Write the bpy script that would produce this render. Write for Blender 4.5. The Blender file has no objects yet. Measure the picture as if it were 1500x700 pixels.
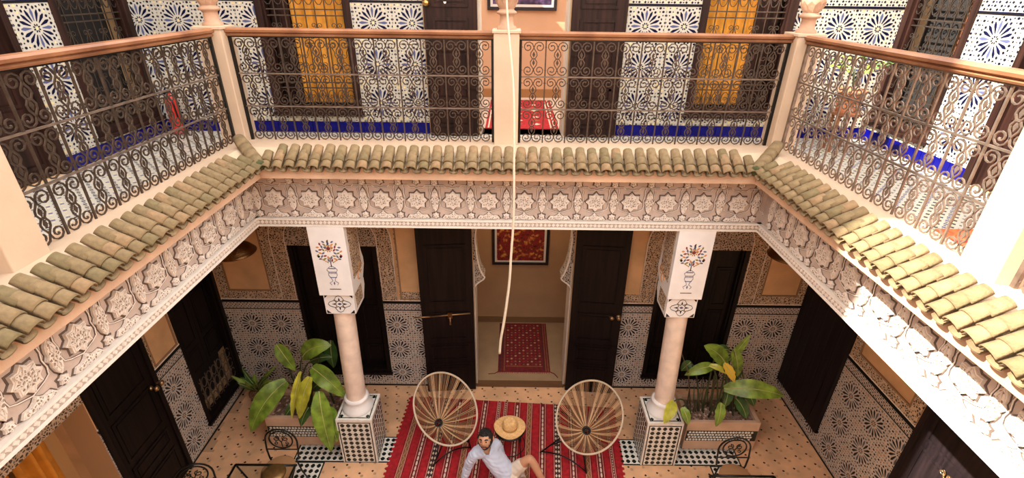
import bpy, bmesh, math, random
from mathutils import Vector, Matrix
PI = math.pi; R = math.radians
sc = bpy.context.scene; C = sc.collection
rnd = random.Random(7)

# ---------------- camera, world, sun, exposure
cd = bpy.data.cameras.new('camera'); cam = bpy.data.objects.new('camera', cd); C.objects.link(cam)
cd.sensor_width = 36; cd.sensor_fit = 'HORIZONTAL'; cd.lens = 36*721.06/1500; cd.clip_start = .05; cd.clip_end = 200
_p, _y, _r = R(27.07), R(-.178), R(.743)
_right = Vector((math.cos(_y), math.sin(_y), 0)); _fwd0 = Vector((-math.sin(_y), math.cos(_y), 0))
_fwd = _fwd0*math.cos(_p) - Vector((0, 0, math.sin(_p))); _up = _fwd0*math.sin(_p) + Vector((0, 0, math.cos(_p)))
# image-plane roll
_cx = _right*math.cos(_r) + _up*math.sin(_r); _cy = _up*math.cos(_r) - _right*math.sin(_r)
m = Matrix((( _cx.x, _cy.x, -_fwd.x), (_cx.y, _cy.y, -_fwd.y), (_cx.z, _cy.z, -_fwd.z))).to_4x4()
m.translation = Vector((.028, 0, 5.478)); cam.matrix_world = m; sc.camera = cam

w = bpy.data.worlds.new('sky'); sc.world = w; w.use_nodes = True
bg = w.node_tree.nodes['Background']; bg.inputs['Color'].default_value = (1.0, .93, .87, 1); bg.inputs['Strength'].default_value = 2.35
sd = bpy.data.lights.new('sun', 'SUN'); sun = bpy.data.objects.new('sun', sd); C.objects.link(sun)
sd.energy = 10; sd.angle = R(.6); sd.color = (1, .93, .8)
sun.rotation_euler = Vector((1, .30, -1)).to_track_quat('-Z', 'Y').to_euler()
sc.view_settings.view_transform = 'Standard'; sc.view_settings.look = 'None'
sc.view_settings.exposure = .85; sc.view_settings.gamma = 1

# ---------------- materials
def mat(name, col, rough=.6, metal=0, var=0, vs=8, bump=0, bs=60, col2=None, spec=None, coat=0, trans=0):
    m = bpy.data.materials.new(name); m.use_nodes = True; nt = m.node_tree; b = nt.nodes['Principled BSDF']
    c = tuple(col)+(1,)
    b.inputs['Base Color'].default_value = c; b.inputs['Roughness'].default_value = rough; b.inputs['Metallic'].default_value = metal
    if spec is not None: b.inputs['Specular IOR Level'].default_value = spec
    if coat: b.inputs['Coat Weight'].default_value = coat
    tc = nt.nodes.new('ShaderNodeTexCoord')
    if var or col2:
        n = nt.nodes.new('ShaderNodeTexNoise'); n.inputs['Scale'].default_value = vs; n.inputs['Detail'].default_value = 5
        nt.links.new(tc.outputs['Object'], n.inputs['Vector'])
        r = nt.nodes.new('ShaderNodeValToRGB'); r.color_ramp.elements[0].position = .35; r.color_ramp.elements[1].position = .68
        r.color_ramp.elements[0].color = c
        c2 = col2 if col2 else tuple(min(1, x*(1+var)) for x in col); r.color_ramp.elements[1].color = tuple(c2)+(1,)
        if not col2: r.color_ramp.elements[0].color = tuple(x*(1-var) for x in col)+(1,)
        nt.links.new(n.outputs['Fac'], r.inputs['Fac']); nt.links.new(r.outputs['Color'], b.inputs['Base Color'])
    if bump:
        n2 = nt.nodes.new('ShaderNodeTexNoise'); n2.inputs['Scale'].default_value = bs; n2.inputs['Detail'].default_value = 4
        nt.links.new(tc.outputs['Object'], n2.inputs['Vector'])
        bp = nt.nodes.new('ShaderNodeBump'); bp.inputs['Strength'].default_value = bump; bp.inputs['Distance'].default_value = .01
        nt.links.new(n2.outputs['Fac'], bp.inputs['Height']); nt.links.new(bp.outputs['Normal'], b.inputs['Normal'])
    return m

def carved(name, ridge, deep, scale=45, strength=1.0, thr=(.30, .48)):
    """vermiculated carved plaster: pale ridges with darker-coloured recesses"""
    m = mat(name, ridge, .8); nt = m.node_tree; b = nt.nodes['Principled BSDF']
    tc = nt.nodes.new('ShaderNodeTexCoord'); n = nt.nodes.new('ShaderNodeTexNoise'); n.inputs['Scale'].default_value = 9
    nt.links.new(tc.outputs['Object'], n.inputs['Vector'])
    mx = nt.nodes.new('ShaderNodeVectorMath'); mx.operation = 'SCALE'; mx.inputs['Scale'].default_value = .06
    nt.links.new(n.outputs['Color'], mx.inputs[0])
    ad = nt.nodes.new('ShaderNodeVectorMath'); ad.operation = 'ADD'
    nt.links.new(tc.outputs['Object'], ad.inputs[0]); nt.links.new(mx.outputs[0], ad.inputs[1])
    v = nt.nodes.new('ShaderNodeTexVoronoi'); v.feature = 'DISTANCE_TO_EDGE'; v.inputs['Scale'].default_value = scale
    nt.links.new(ad.outputs[0], v.inputs['Vector'])
    r = nt.nodes.new('ShaderNodeValToRGB'); e = r.color_ramp.elements
    e[0].position = thr[0]*.5; e[0].color = tuple(ridge)+(1,); e[1].position = thr[1]*.5; e[1].color = tuple(deep)+(1,)
    nt.links.new(v.outputs['Distance'], r.inputs['Fac']); nt.links.new(r.outputs['Color'], b.inputs['Base Color'])
    r2 = nt.nodes.new('ShaderNodeMapRange'); r2.inputs['From Min'].default_value = thr[0]*.5; r2.inputs['From Max'].default_value = thr[1]*.5
    r2.inputs['To Min'].default_value = 1; r2.inputs['To Max'].default_value = 0
    nt.links.new(v.outputs['Distance'], r2.inputs['Value'])
    bp = nt.nodes.new('ShaderNodeBump'); bp.inputs['Strength'].default_value = strength; bp.inputs['Distance'].default_value = .006
    nt.links.new(r2.outputs['Result'], bp.inputs['Height']); nt.links.new(bp.outputs['Normal'], b.inputs['Normal'])
    return m

def wood(name, a, b2, rough=.45, sc_=(30, 30, 2), spec=.2):
    m = mat(name, a, rough, spec=spec); nt = m.node_tree; b = nt.nodes['Principled BSDF']
    tc = nt.nodes.new('ShaderNodeTexCoord'); mp = nt.nodes.new('ShaderNodeMapping'); mp.inputs['Scale'].default_value = sc_
    n = nt.nodes.new('ShaderNodeTexNoise'); n.inputs['Scale'].default_value = 1; n.inputs['Detail'].default_value = 6
    r = nt.nodes.new('ShaderNodeValToRGB'); r.color_ramp.elements[0].position = .35; r.color_ramp.elements[1].position = .7
    r.color_ramp.elements[0].color = tuple(a)+(1,); r.color_ramp.elements[1].color = tuple(b2)+(1,)
    nt.links.new(tc.outputs['Object'], mp.inputs[0]); nt.links.new(mp.outputs[0], n.inputs['Vector'])
    nt.links.new(n.outputs['Fac'], r.inputs['Fac']); nt.links.new(r.outputs['Color'], b.inputs['Base Color'])
    return m

PEACH = mat('peach plaster', (.60, .40, .275), .75, var=.10, vs=5, bump=.25, bs=40)
CREAM = mat('cream tadelakt', (.53, .395, .285), .7, var=.06, vs=4, bump=.15, bs=40)
TAN = mat('tan tadelakt wall', (.66, .41, .21), .7, var=.14, vs=3, bump=.1, bs=20)
PLASTER = mat('grey pink plaster ground', (.56, .455, .40), .8, var=.10, vs=10, bump=.2, bs=60)
FRZ = carved('carved white plaster', (.88, .82, .76), (.34, .25, .20), 48, 1, (.26, .44))
MREC = mat('moulding recess', (.48, .41, .36), .9); GROOVE = mat('dark groove line', (.13, .095, .08), .9)
MOULD = mat('white moulding plaster', (.84, .80, .75), .7, var=.04, vs=12, bump=.2, bs=80)
CARVE = carved('carved tan plaster', (.62, .47, .33), (.10, .065, .045), 36, 1, (.2, .42))
CARVEG = carved('carved grey plaster', (.52, .44, .37), (.07, .05, .04), 36, 1, (.2, .42))
WHITE = mat('white marble plaster', (.86, .86, .87), .45, var=.04, vs=6)
SHAFT = mat('pink beige marble', (.84, .70, .60), .35, var=.12, vs=7)
BLUEP = mat('painted blue grey', (.10, .13, .25), .5); ORP = mat('painted orange', (.62, .28, .08), .5)
REDP = mat('painted dark red', (.22, .03, .02), .5); GRNP = mat('painted olive', (.25, .22, .06), .5)
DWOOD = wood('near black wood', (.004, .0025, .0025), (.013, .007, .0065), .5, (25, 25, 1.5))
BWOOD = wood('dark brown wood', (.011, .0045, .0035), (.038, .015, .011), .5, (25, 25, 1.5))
HRAIL = wood('handrail wood', (.19, .080, .042), (.36, .17, .085), .35, (3, 3, 3))
IRON = mat('wrought iron', (.095, .070, .056), .42, .75, var=.2, vs=20)
IRONL = mat('paler wrought iron', (.20, .15, .12), .5, .6, var=.25, vs=14)  # lighter iron: sunlight put into the right rails' colour; also bars and lattice
BLK = mat('black lacquer iron', (.006, .006, .006), .35, .3)
BRASS = mat('aged brass', (.55, .36, .12), .3, .95, var=.2, vs=15); COPPER = mat('hammered copper', (.16, .08, .03), .3, .95, var=.35, vs=9, bump=.6, bs=70)
BRONZE = mat('bronze', (.45, .30, .16), .3, .9)
NAVY = mat('navy glazed tile', (.004, .0055, .034), .4, var=.35, vs=40, spec=.1); DNAVY = mat('ink glazed tile', (.008, .009, .020), .4, spec=.1)
COBALT = mat('cobalt glazed tile', (.003, .003, .14), .3, var=.25, vs=12, spec=.2)
LILAC = mat('grey blue glazed tile', (.085, .10, .22), .4, spec=.15); YEL = mat('pale ochre tile', (.78, .62, .30), .3, var=.15, vs=30)
IVORY = mat('ivory glazed tile', (.50, .475, .42), .4, var=.05, vs=18)
ZBLK = mat('black zellige', (.006, .0055, .007), .4, spec=.2); ZWHT = mat('off white zellige', (.56, .50, .45), .4, var=.14, vs=25)
ZBLU = mat('slate blue zellige', (.07, .085, .12), .4); ZORG = mat('orange zellige', (.50, .25, .09), .3)
CHK = mat('white zellige', (.80, .78, .72), .25, var=.08, vs=20); CHB = mat('bottle black zellige', (.008, .016, .014), .2)
FLOORT = mat('peach terracotta tile', (.78, .47, .27), .38, var=.16, vs=3.5); FINM = mat('carved peach stone', (.44, .27, .18), .75, var=.1, vs=20); GROUT = mat('sandy grout', (.52, .32, .19), .8)
FLG = mat('pale gallery tile', (.62, .55, .46), .35, var=.1, vs=10)
TILEC = [mat('clay roof tile olive', (.185, .130, .064), .85, var=.28, vs=14, bump=.5, bs=50),
         mat('clay roof tile tan', (.205, .142, .072), .85, var=.28, vs=14, bump=.5, bs=50),
         mat('clay roof tile rust', (.24, .155, .080), .85, var=.28, vs=14, bump=.5, bs=50),
         mat('clay roof tile moss', (.155, .116, .054), .85, var=.28, vs=14, bump=.5, bs=50)]
MORTAR = mat('roof mortar', (.52, .40, .28), .9, bump=.5)
RED = mat('red wool', (.42, .010, .018), .95, var=.25, vs=20, bump=.6, bs=250)
DRED = mat('maroon wool', (.16, .012, .016), .95, var=.25, vs=20, bump=.5, bs=250)
WOOLW = mat('ivory wool', (.72, .60, .47), .95, bump=.5, bs=200); WOOLB = mat('brown wool', (.26, .11, .05), .95, var=.3, vs=60)
WOOLD = mat('dark wool', (.05, .02, .02), .95)
OWOOL = mat('orange red wool', (.62, .13, .04), .95, var=.35, vs=18, bump=.5, bs=200)
CURT = mat('golden curtain', (.70, .31, .03), .7, var=.15, vs=12); CURTD = mat('dark curtain', (.16, .055, .015), .7)
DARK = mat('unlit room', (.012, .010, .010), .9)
LEAFM = [mat('leaf green', (.17, .27, .03), .4, var=.45, vs=9), mat('leaf dark green', (.045, .12, .025), .4, var=.35, vs=9),
         mat('leaf yellow green', (.48, .48, .045), .4, var=.3, vs=9)]
YELF = mat('yellow leaf', (.62, .42, .04), .4)
VEIN = mat('leaf midrib', (.42, .42, .16), .5); STEM = mat('plant stem', (.045, .06, .02), .5); DSTEM = mat('dry stem', (.13, .085, .05), .8)
SOIL = mat('pebbly soil', (.25, .15, .11), .95, var=.5, vs=60, bump=1, bs=90); PEB = mat('pink pebble', (.55, .38, .30), .7, var=.2, vs=20)
CORD = mat('natural cord', (.70, .47, .27), .6); CORDM = mat('brown cord', (.22, .12, .06), .6); RIM = mat('wrapped pale cord', (.68, .56, .42), .6, bump=.6, bs=180); CORDD = mat('dark cord', (.06, .045, .035), .6)
STRAW = mat('straw', (.80, .50, .22), .75, var=.15, vs=50, bump=.6, bs=160); BAND = mat('hat band', (.50, .27, .09), .7)
SKIN = mat('skin', (.56, .29, .17), .5, var=.06, vs=12); HAIR = mat('black hair', (.010, .007, .006), .55, bump=1, bs=140)
SHIRT = mat('pale blue shirt', (.56, .62, .78), .85, var=.05, vs=9, bump=.35, bs=25); SHORTS = mat('beige shorts', (.66, .55, .45), .85, var=.05, vs=9, bump=.3, bs=25)
SHOE = mat('white shoe', (.75, .72, .70), .6); EYEW = mat('eye white', (.7, .66, .62), .3)
ROPE = mat('cream rope', (.74, .66, .52), .8, bump=.6, bs=160)
PAINTM = mat('white mount', (.72, .70, .66), .7); FRM = mat('black frame', (.008, .006, .010), .4)
FIRE = mat('fire red', (.55, .02, .015), .3); TERRA = mat('terracotta', (.45, .17, .08), .7)
EXTW = mat('outer plaster', (.60, .38, .20), .85)

def painting_mat(name, stops, scale):
    m = mat(name, (.2, .02, .02), .5); nt = m.node_tree; b = nt.nodes['Principled BSDF']
    tc = nt.nodes.new('ShaderNodeTexCoord'); n = nt.nodes.new('ShaderNodeTexNoise'); n.inputs['Scale'].default_value = scale; n.inputs['Detail'].default_value = 3
    r = nt.nodes.new('ShaderNodeValToRGB'); cr = r.color_ramp; cr.elements[0].position = stops[0][0]; cr.elements[0].color = stops[0][1]+(1,)
    cr.elements[1].position = stops[-1][0]; cr.elements[1].color = stops[-1][1]+(1,)
    for p, c in stops[1:-1]: e = cr.elements.new(p); e.color = c+(1,)
    nt.links.new(tc.outputs['Object'], n.inputs['Vector']); nt.links.new(n.outputs['Fac'], r.inputs['Fac']); nt.links.new(r.outputs['Color'], b.inputs['Base Color'])
    return m
PAINTR = painting_mat('red flower painting', [(.3, (.03, .005, .005)), (.45, (.30, .015, .015)), (.52, (.08, .01, .01)), (.58, (.45, .10, .03)), (.68, (.62, .35, .06))], 13)
PAINTB = painting_mat('dark violet painting', [(.3, (.01, .005, .02)), (.5, (.04, .02, .08)), (.62, (.10, .06, .16))], 15)

# ---------------- mesh builder
class MB:
    def __init__(s, xf=None): s.v = []; s.f = []; s.m = []; s.mats = []; s.xf = xf or Matrix(); s.sm = []
    def mi(s, m):
        if m not in s.mats: s.mats.append(m)
        return s.mats.index(m)
    def add(s, vs, fs, m, smooth=False):
        b = len(s.v); i = s.mi(m)
        s.v += [s.xf @ Vector(v) for v in vs]
        for f in fs: s.f.append([b+k for k in f]); s.m.append(i); s.sm.append(smooth)
    def box(s, a, b, m, rz=0, piv=None):
        x0, y0, z0 = a; x1, y1, z1 = b
        vs = [(x0,y0,z0),(x1,y0,z0),(x1,y1,z0),(x0,y1,z0),(x0,y0,z1),(x1,y0,z1),(x1,y1,z1),(x0,y1,z1)]
        if rz:
            p = Vector(piv or ((x0+x1)/2, (y0+y1)/2, 0)); q = Matrix.Rotation(rz, 3, 'Z'); vs = [q@(Vector(v)-p)+p for v in vs]
        s.add(vs, [(3,2,1,0),(4,5,6,7),(0,1,5,4),(1,2,6,5),(2,3,7,6),(3,0,4,7)], m)
    def cbox(s, c, d, m, **k): s.box([c[i]-d[i]/2 for i in range(3)], [c[i]+d[i]/2 for i in range(3)], m, **k)
    def prism(s, poly, z0, z1, m, bev=0):
        """poly in xy (ccw), extruded along z; bev: inset of the upper face"""
        n = len(poly); cx = sum(p[0] for p in poly)/n; cy = sum(p[1] for p in poly)/n
        top = [(cx+(p[0]-cx)*(1-bev), cy+(p[1]-cy)*(1-bev)) for p in poly]
        vs = [(x, y, z0) for x, y in poly]+[(x, y, z1) for x, y in top]
        s.add(vs, [tuple(range(n, 2*n)), tuple(reversed(range(n)))]+[(i, (i+1) % n, n+(i+1) % n, n+i) for i in range(n)], m)
    def tube(s, pts, r, m, n=6, closed=False, flat=None, caps=True):
        pts = [Vector(p) for p in pts]; k = len(pts)
        if k < 2: return
        rs = r if isinstance(r, (list, tuple)) else [r]*k
        prev = None; rings = []
        for i, p in enumerate(pts):
            a = pts[i-1] if (i or closed) else pts[0]; b = pts[(i+1) % k] if (i < k-1 or closed) else pts[-1]
            t = (b-a); t = t.normalized() if t.length > 1e-9 else Vector((0, 0, 1))
            if prev is None:
                u = t.cross(Vector((0, 0, 1)));
                if u.length < .1: u = t.cross(Vector((0, 1, 0)))
            else: u = prev - t*prev.dot(t)
            u.normalize(); prev = u; w_ = t.cross(u)
            rings.append([p+(u*math.cos(2*PI*j/n+PI/n)+w_*math.sin(2*PI*j/n+PI/n))*rs[i] for j in range(n)])
        vs = [v for g in rings for v in g]; fs = []
        for i in range(k if closed else k-1):
            for j in range(n): fs.append((i*n+j, i*n+(j+1) % n, ((i+1) % k)*n+(j+1) % n, ((i+1) % k)*n+j))
        if caps and not closed: fs += [tuple(reversed(range(n))), tuple(range((k-1)*n, k*n))]
        s.add(vs, fs, m, n > 4)
    def lathe(s, prof, c, m, n=24, caps=True, smooth=True, mats=None):
        vs = []; fs = []
        for r, z in prof:
            for j in range(n): a = 2*PI*j/n; vs.append((c[0]+r*math.cos(a), c[1]+r*math.sin(a), c[2]+z))
        for i in range(len(prof)-1):
            for j in range(n): fs.append((i*n+j, i*n+(j+1) % n, (i+1)*n+(j+1) % n, (i+1)*n+j))
        s.add(vs, fs, m, smooth)
        if caps: s.add(vs[:n], [tuple(reversed(range(n)))], m); s.add(vs[-n:], [tuple(range(n))], m)
    def build(s, name, parent=None, kind=None, label=None, cat=None, group=None, bevel=0, mesh_only=False):
        me = bpy.data.meshes.new(name); inv = MAT[parent].inverted() if parent else Matrix()
        me.from_pydata([inv@v for v in s.v], [], s.f)
        for m in s.mats: me.materials.append(m)
        me.polygons.foreach_set('material_index', s.m); me.polygons.foreach_set('use_smooth', s.sm); me.update()
        if mesh_only: return me
        o = bpy.data.objects.new(name, me); C.objects.link(o)
        if parent: o.parent = parent; MAT[o] = MAT[parent]
        else: MAT[o] = Matrix()
        tag(o, label, cat, group, kind)
        if bevel:
            md = o.modifiers.new('bevel', 'BEVEL'); md.width = bevel; md.segments = 2; md.limit_method = 'ANGLE'
        return o
MAT = {}
def tag(o, label=None, cat=None, group=None, kind=None):
    if label: o['label'] = label
    if cat: o['category'] = cat
    if group: o['group'] = group
    if kind: o['kind'] = kind
def thing(name, label, cat, loc, rz=0, group=None):
    o = bpy.data.objects.new(name, None); C.objects.link(o); o.empty_display_size = .1
    o.location = loc; o.rotation_euler = (0, 0, rz); MAT[o] = Matrix.Translation(Vector(loc))@Matrix.Rotation(rz, 4, 'Z')
    tag(o, label, cat, group or GROUPS.get(name)); return o
GROUPS = {'newel_post': 'newel posts of the gallery railing', 'railing': 'iron railings round the gallery', 'tiled_eave': 'tiled eaves round the court', 'hip_ridge': 'hip ridges at the corners of the eaves', 'plaster_frieze': 'carved friezes round the court', 'column': 'columns flanking the doorway', 'planter_bench': 'plaster planters in the far corners', 'broad_leaf_plant': 'plants in the plaster planters', 'potted_plant': 'potted plants in corners', 'cord_chair': 'cord chairs on the kilim', 'iron_chair': 'black iron chairs', 'iron_table': 'black iron tables', 'pendant_lamp': 'copper lamps in the gallery corners', 'framed_picture': 'framed pictures inside the rooms', 'door_leaf': 'open door leaves', 'rug': 'rugs and runners'}
def inst(name, me, parent, loc, rot=None, label=None, sc_=None, kind=None):
    """an object sharing mesh data; loc in the parent's space"""
    o = bpy.data.objects.new(name, me); C.objects.link(o)
    if parent: o.parent = parent; MAT[o] = MAT[parent]
    if rot is not None:
        M = rot.to_4x4(); M.translation = Vector(loc)
        if sc_: M = M@Matrix.Diagonal(tuple(sc_)+(1,))
        o.matrix_local = M
    else: o.location = loc
    tag(o, label, kind=kind); return o
def frame(o, u, n):
    """local x->u, y->z-up, z->n"""
    u = Vector(u); n = Vector(n); v = n.cross(u)
    M = Matrix(((u.x, v.x, n.x), (u.y, v.y, n.y), (u.z, v.z, n.z))).to_4x4(); M.translation = Vector(o); return M
XL, XR, YB = -4.0, 4.15, 5.73
FB = frame((0, YB, 0), (1, 0, 0), (0, -1, 0)); FL = frame((XL, 0, 0), (0, 1, 0), (1, 0, 0)); FR = frame((XR, 0, 0), (0, -1, 0), (-1, 0, 0))
ZU = 3.93      # gallery floor
def rects(u0, u1, v0, v1, holes):
    """split a wall rectangle around rectangular holes"""
    us = sorted({u0, u1, *[min(max(x, u0), u1) for h in holes for x in h[:2]]}); vs = sorted({v0, v1, *[min(max(x, v0), v1) for h in holes for x in h[2:]]})
    out = []
    for a, b in zip(us, us[1:]):
        run = None
        for c, d in zip(vs, vs[1:]):
            mu, mv = (a+b)/2, (c+d)/2
            if any(h[0] < mu < h[1] and h[2] < mv < h[3] for h in holes):
                if run: out.append((a, b, *run)); run = None
            else: run = (run[0], d) if run else (c, d)
        if run: out.append((a, b, *run))
    return out

# ================= STRUCTURE =================
WTOP = 6.4
# openings, in wall coordinates (u, z)
GW1 = (-2.918, -1.745, .27, 2.42); GDR = (-.47, .87, 0, 2.95); GW2 = (2.035, 3.20, .25, 2.42)
UW1 = (-2.70, -1.69, 4.16, 6.2); UDR = (-.345, .63, ZU, 6.2); UW2 = (2.01, 3.02, 4.19, 6.2)
holes_b = [GW1, GDR, GW2, UW1, UDR, UW2]
mb = MB(FB)
for a, b, c, d in rects(XL-.3, XR+.3, -.1, WTOP, holes_b): mb.box((a, c, -.3), (b, d, 0), TAN if False else EXTW)
wall_back = mb.build('wall_back', kind='structure')
LGW = (4.74, 5.69, .22, 2.5); LGD = (3.43, 4.27, 0, 2.5); LUW = (4.70, 5.66, 4.12, 6.2); LUD = (3.3, 4.27, ZU, 6.2); LOP = (2.2, 3.42, 0, 1.95)
mb = MB(FL)
for a, b, c, d in rects(-3, YB, -.1, WTOP, [LGW, LGD, LUW, LUD, LOP]): mb.box((a, c, -.3), (b, d, 0), EXTW)
mb.box((.98, WTOP, -.3), (YB+.3, 11.9, 0), EXTW)     # unseen tall block added above the wall to shade the court
wall_left = mb.build('wall_left', kind='structure')
# right wall: u = -y
RGW = (-5.70, -4.68, .27, 2.5); RGD = (-3.57, -2.6, 0, 2.5); RUW = (-5.70, -4.80, 4.15, 6.2); RUD = (-4.26, -3.3, ZU, 6.2)
mb = MB(FR)
for a, b, c, d in rects(-YB, 3, -.1, WTOP, [RGW, RGD, RUW, RUD]): mb.box((a, c, -.3), (b, d, 0), EXTW)
wall_right = mb.build('wall_right', kind='structure')
mb = MB(); mb.box((XL, -3.3, -.1), (XR, -3, WTOP), EXTW); wall_front = mb.build('wall_front', kind='structure')

# ---- floor with hopscotch tiling
mb = MB(); mb.box((XL, -3, -.1), (XR, YB, -.004), GROUT); floor = mb.build('floor', kind='structure')
big, sm_ = .156, .036
v1 = Vector((big, sm_)); v2 = Vector((-sm_, big)); th = R(.6)
mb = MB(); mk = MB(); O = Vector((.143, 5.599))
Mi = Matrix(((v1.x, v2.x), (v1.y, v2.y)))
for i in range(-60, 60):
    for j in range(-60, 60):
        p = O+v1*i+v2*j
        if p.x < XL-.0 or p.x > XR or p.y < 2.4 or p.y > YB: continue
        x0, x1, y0, y1 = max(p.x+.001, XL), min(p.x+big-.001, XR), p.y+.001, min(p.y+big-.001, YB)
        if x1 > x0+.01 and y1 > y0+.01: mb.box((x0-.0006, y0-.0006, -.004), (x1+.0006, y1+.0006, .002), FLOORT)
        q = p+Vector((-sm_, 0))
        if q.x > XL and q.y+sm_ < YB: cx_, cy_ = q.x+sm_/2, q.y+sm_/2; mk.prism([(cx_-.018, cy_), (cx_, cy_-.016), (cx_+.018, cy_), (cx_, cy_+.016)], -.004, .0028, ZBLK)
mb.box((XL, -3, -.004), (XR, 2.4, .002), FLOORT)
mb.build('terracotta_paving', floor, kind='stuff'); mk.build('cabochon_inlay', floor, kind='stuff')
# checker band round the court
def diamonds(mb, x0, x1, y0, y1, p, z, m, hz=.0015):
    nx = max(1, round((x1-x0)/p)); ny = max(1, round((y1-y0)/p)); px = (x1-x0)/nx; py = (y1-y0)/ny
    for i in range(nx):
        for j in range(ny):
            cx = x0+px*(i+.5); cy = y0+py*(j+.5); a = px*.40; b = py*.36
            mb.prism([(cx-a, cy), (cx-a*.35, cy-b), (cx+a*.35, cy-b), (cx+a, cy), (cx+a*.35, cy+b), (cx-a*.35, cy+b)], z, z+hz, m)
mb = MB()
for (x0, x1, y0, y1) in ((-2.75, 3.05, 4.335, 4.745), (-2.75, -2.33, 2.4, 4.335), (2.63, 3.05, 2.4, 4.335)):
    mb.box((x0, y0, .002), (x1, y1, .005), CHB); mb.box((x0+.018, y0+.018, .005), (x1-.018, y1-.018, .007), CHK)
    diamonds(mb, x0+.02, x1-.02, y0+.02, y1-.02, .078, .007, CHB)
mb.build('checker_border', floor, kind='stuff')

# ---- upper gallery slab, beam, soffit, curb
FX, FY = 2.501, 4.421     # frieze plane
OX, OY = 2.181, 4.101     # fascia plane (projecting cornice)
RX, RY = 2.60, 4.694      # railing line
def ring(mb, xi, yi, xo, yo, z0, z1, m, yf=-.3):
    """U-shaped ring (left, back, right) between inner and outer lines"""
    mb.box((-xo, yf, z0), (-xi, yo, z1), m); mb.box((xi, yf, z0), (xo, yo, z1), m); mb.box((-xi, yi, z0), (xi, yo, z1), m)
mb = MB(); mb.box((XL, -3, 3.62), (-FX-.02, YB, ZU-.004), FLG); mb.box((FX+.02, -3, 3.62), (XR, YB, ZU-.004), FLG)
mb.box((-FX-.02, FY+.02, 3.62), (FX+.02, YB, ZU-.004), FLG); mb.box((-FX-.02, -3, 3.62), (FX+.02, -.3, ZU-.004), FLG)
gal = mb.build('floor_gallery', kind='structure')
mb = MB(); mb.box((XL, -3, 3.50), (-2.8, YB, 3.615), PEACH); mb.box((2.8, -3, 3.50), (XR, YB, 3.615), PEACH); mb.box((-2.8, 4.75, 3.50), (2.8, YB, 3.615), PEACH)
mb.build('ceiling', kind='structure')
mb = MB(); ring(mb, FX+.02, FY+.02, FX+.26, FY+.26, 3.348, 3.618, PLASTER); mb.build('trim_beam', kind='structure')
# cornice (soffit + fascia)
mb = MB(); ring(mb, OX, OY, FX+.018, FY+.018, 3.953, 4.058, PEACH); mb.build('trim_cornice', kind='structure', bevel=.004)
mb = MB(); ring(mb, 2.40, 4.32, 2.74, 4.83, 4.03, 4.118, CREAM)
def cap_(pts): mb.add(pts, [(0,1,2,3),(7,6,5,4),(0,4,5,1),(1,5,6,2),(2,6,7,3),(3,7,4,0)], CREAM)
a_, b_, c_, d_, h0, h1, h2 = 2.40, 4.32, 2.74, 4.83, 4.166, 4.124, 4.118
cap_([(-a_,b_,h0),(a_,b_,h0),(c_,d_,h1),(-c_,d_,h1),(-a_,b_,h2),(a_,b_,h2),(c_,d_,h2),(-c_,d_,h2)])
for s in (-1, 1): cap_([(s*a_,-.3,h0),(s*a_,b_,h0),(s*c_,d_,h1),(s*c_,-.3,h1),(s*a_,-.3,h2),(s*a_,b_,h2),(s*c_,d_,h2),(s*c_,-.3,h2)])
ring(mb, FX+.02, FY+.02, 2.74, 4.83, 3.931, 4.03, CREAM)
mb.build('trim_curb', kind='structure', bevel=.006)
# sloping mortar bed under the roof tiles
mb = MB(); zf_, zb_ = 4.062, 4.168
def wedge(mb, pts): mb.add(pts, [(0,1,2,3),(7,6,5,4),(0,4,5,1),(1,5,6,2),(2,6,7,3),(3,7,4,0)], MORTAR)
xi, yi, xo, yo = OX-.01, OY-.01, 2.405, 4.325
wedge(mb, [(-xi,yi,zf_),(xi,yi,zf_),(xo,yo,zb_),(-xo,yo,zb_),(-xi,yi,zf_-.003),(xi,yi,zf_-.003),(xo,yo,zf_-.003),(-xo,yo,zf_-.003)])
for s in (-1, 1): wedge(mb, [(s*xi,-.3,zf_),(s*xi,yi,zf_),(s*xo,yo,zb_),(s*xo,-.3,zb_),(s*xi,-.3,zf_-.003),(s*xi,yi,zf_-.003),(s*xo,yo,zf_-.003),(s*xo,-.3,zf_-.003)])
mb.build('trim_mortar', kind='structure')

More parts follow.
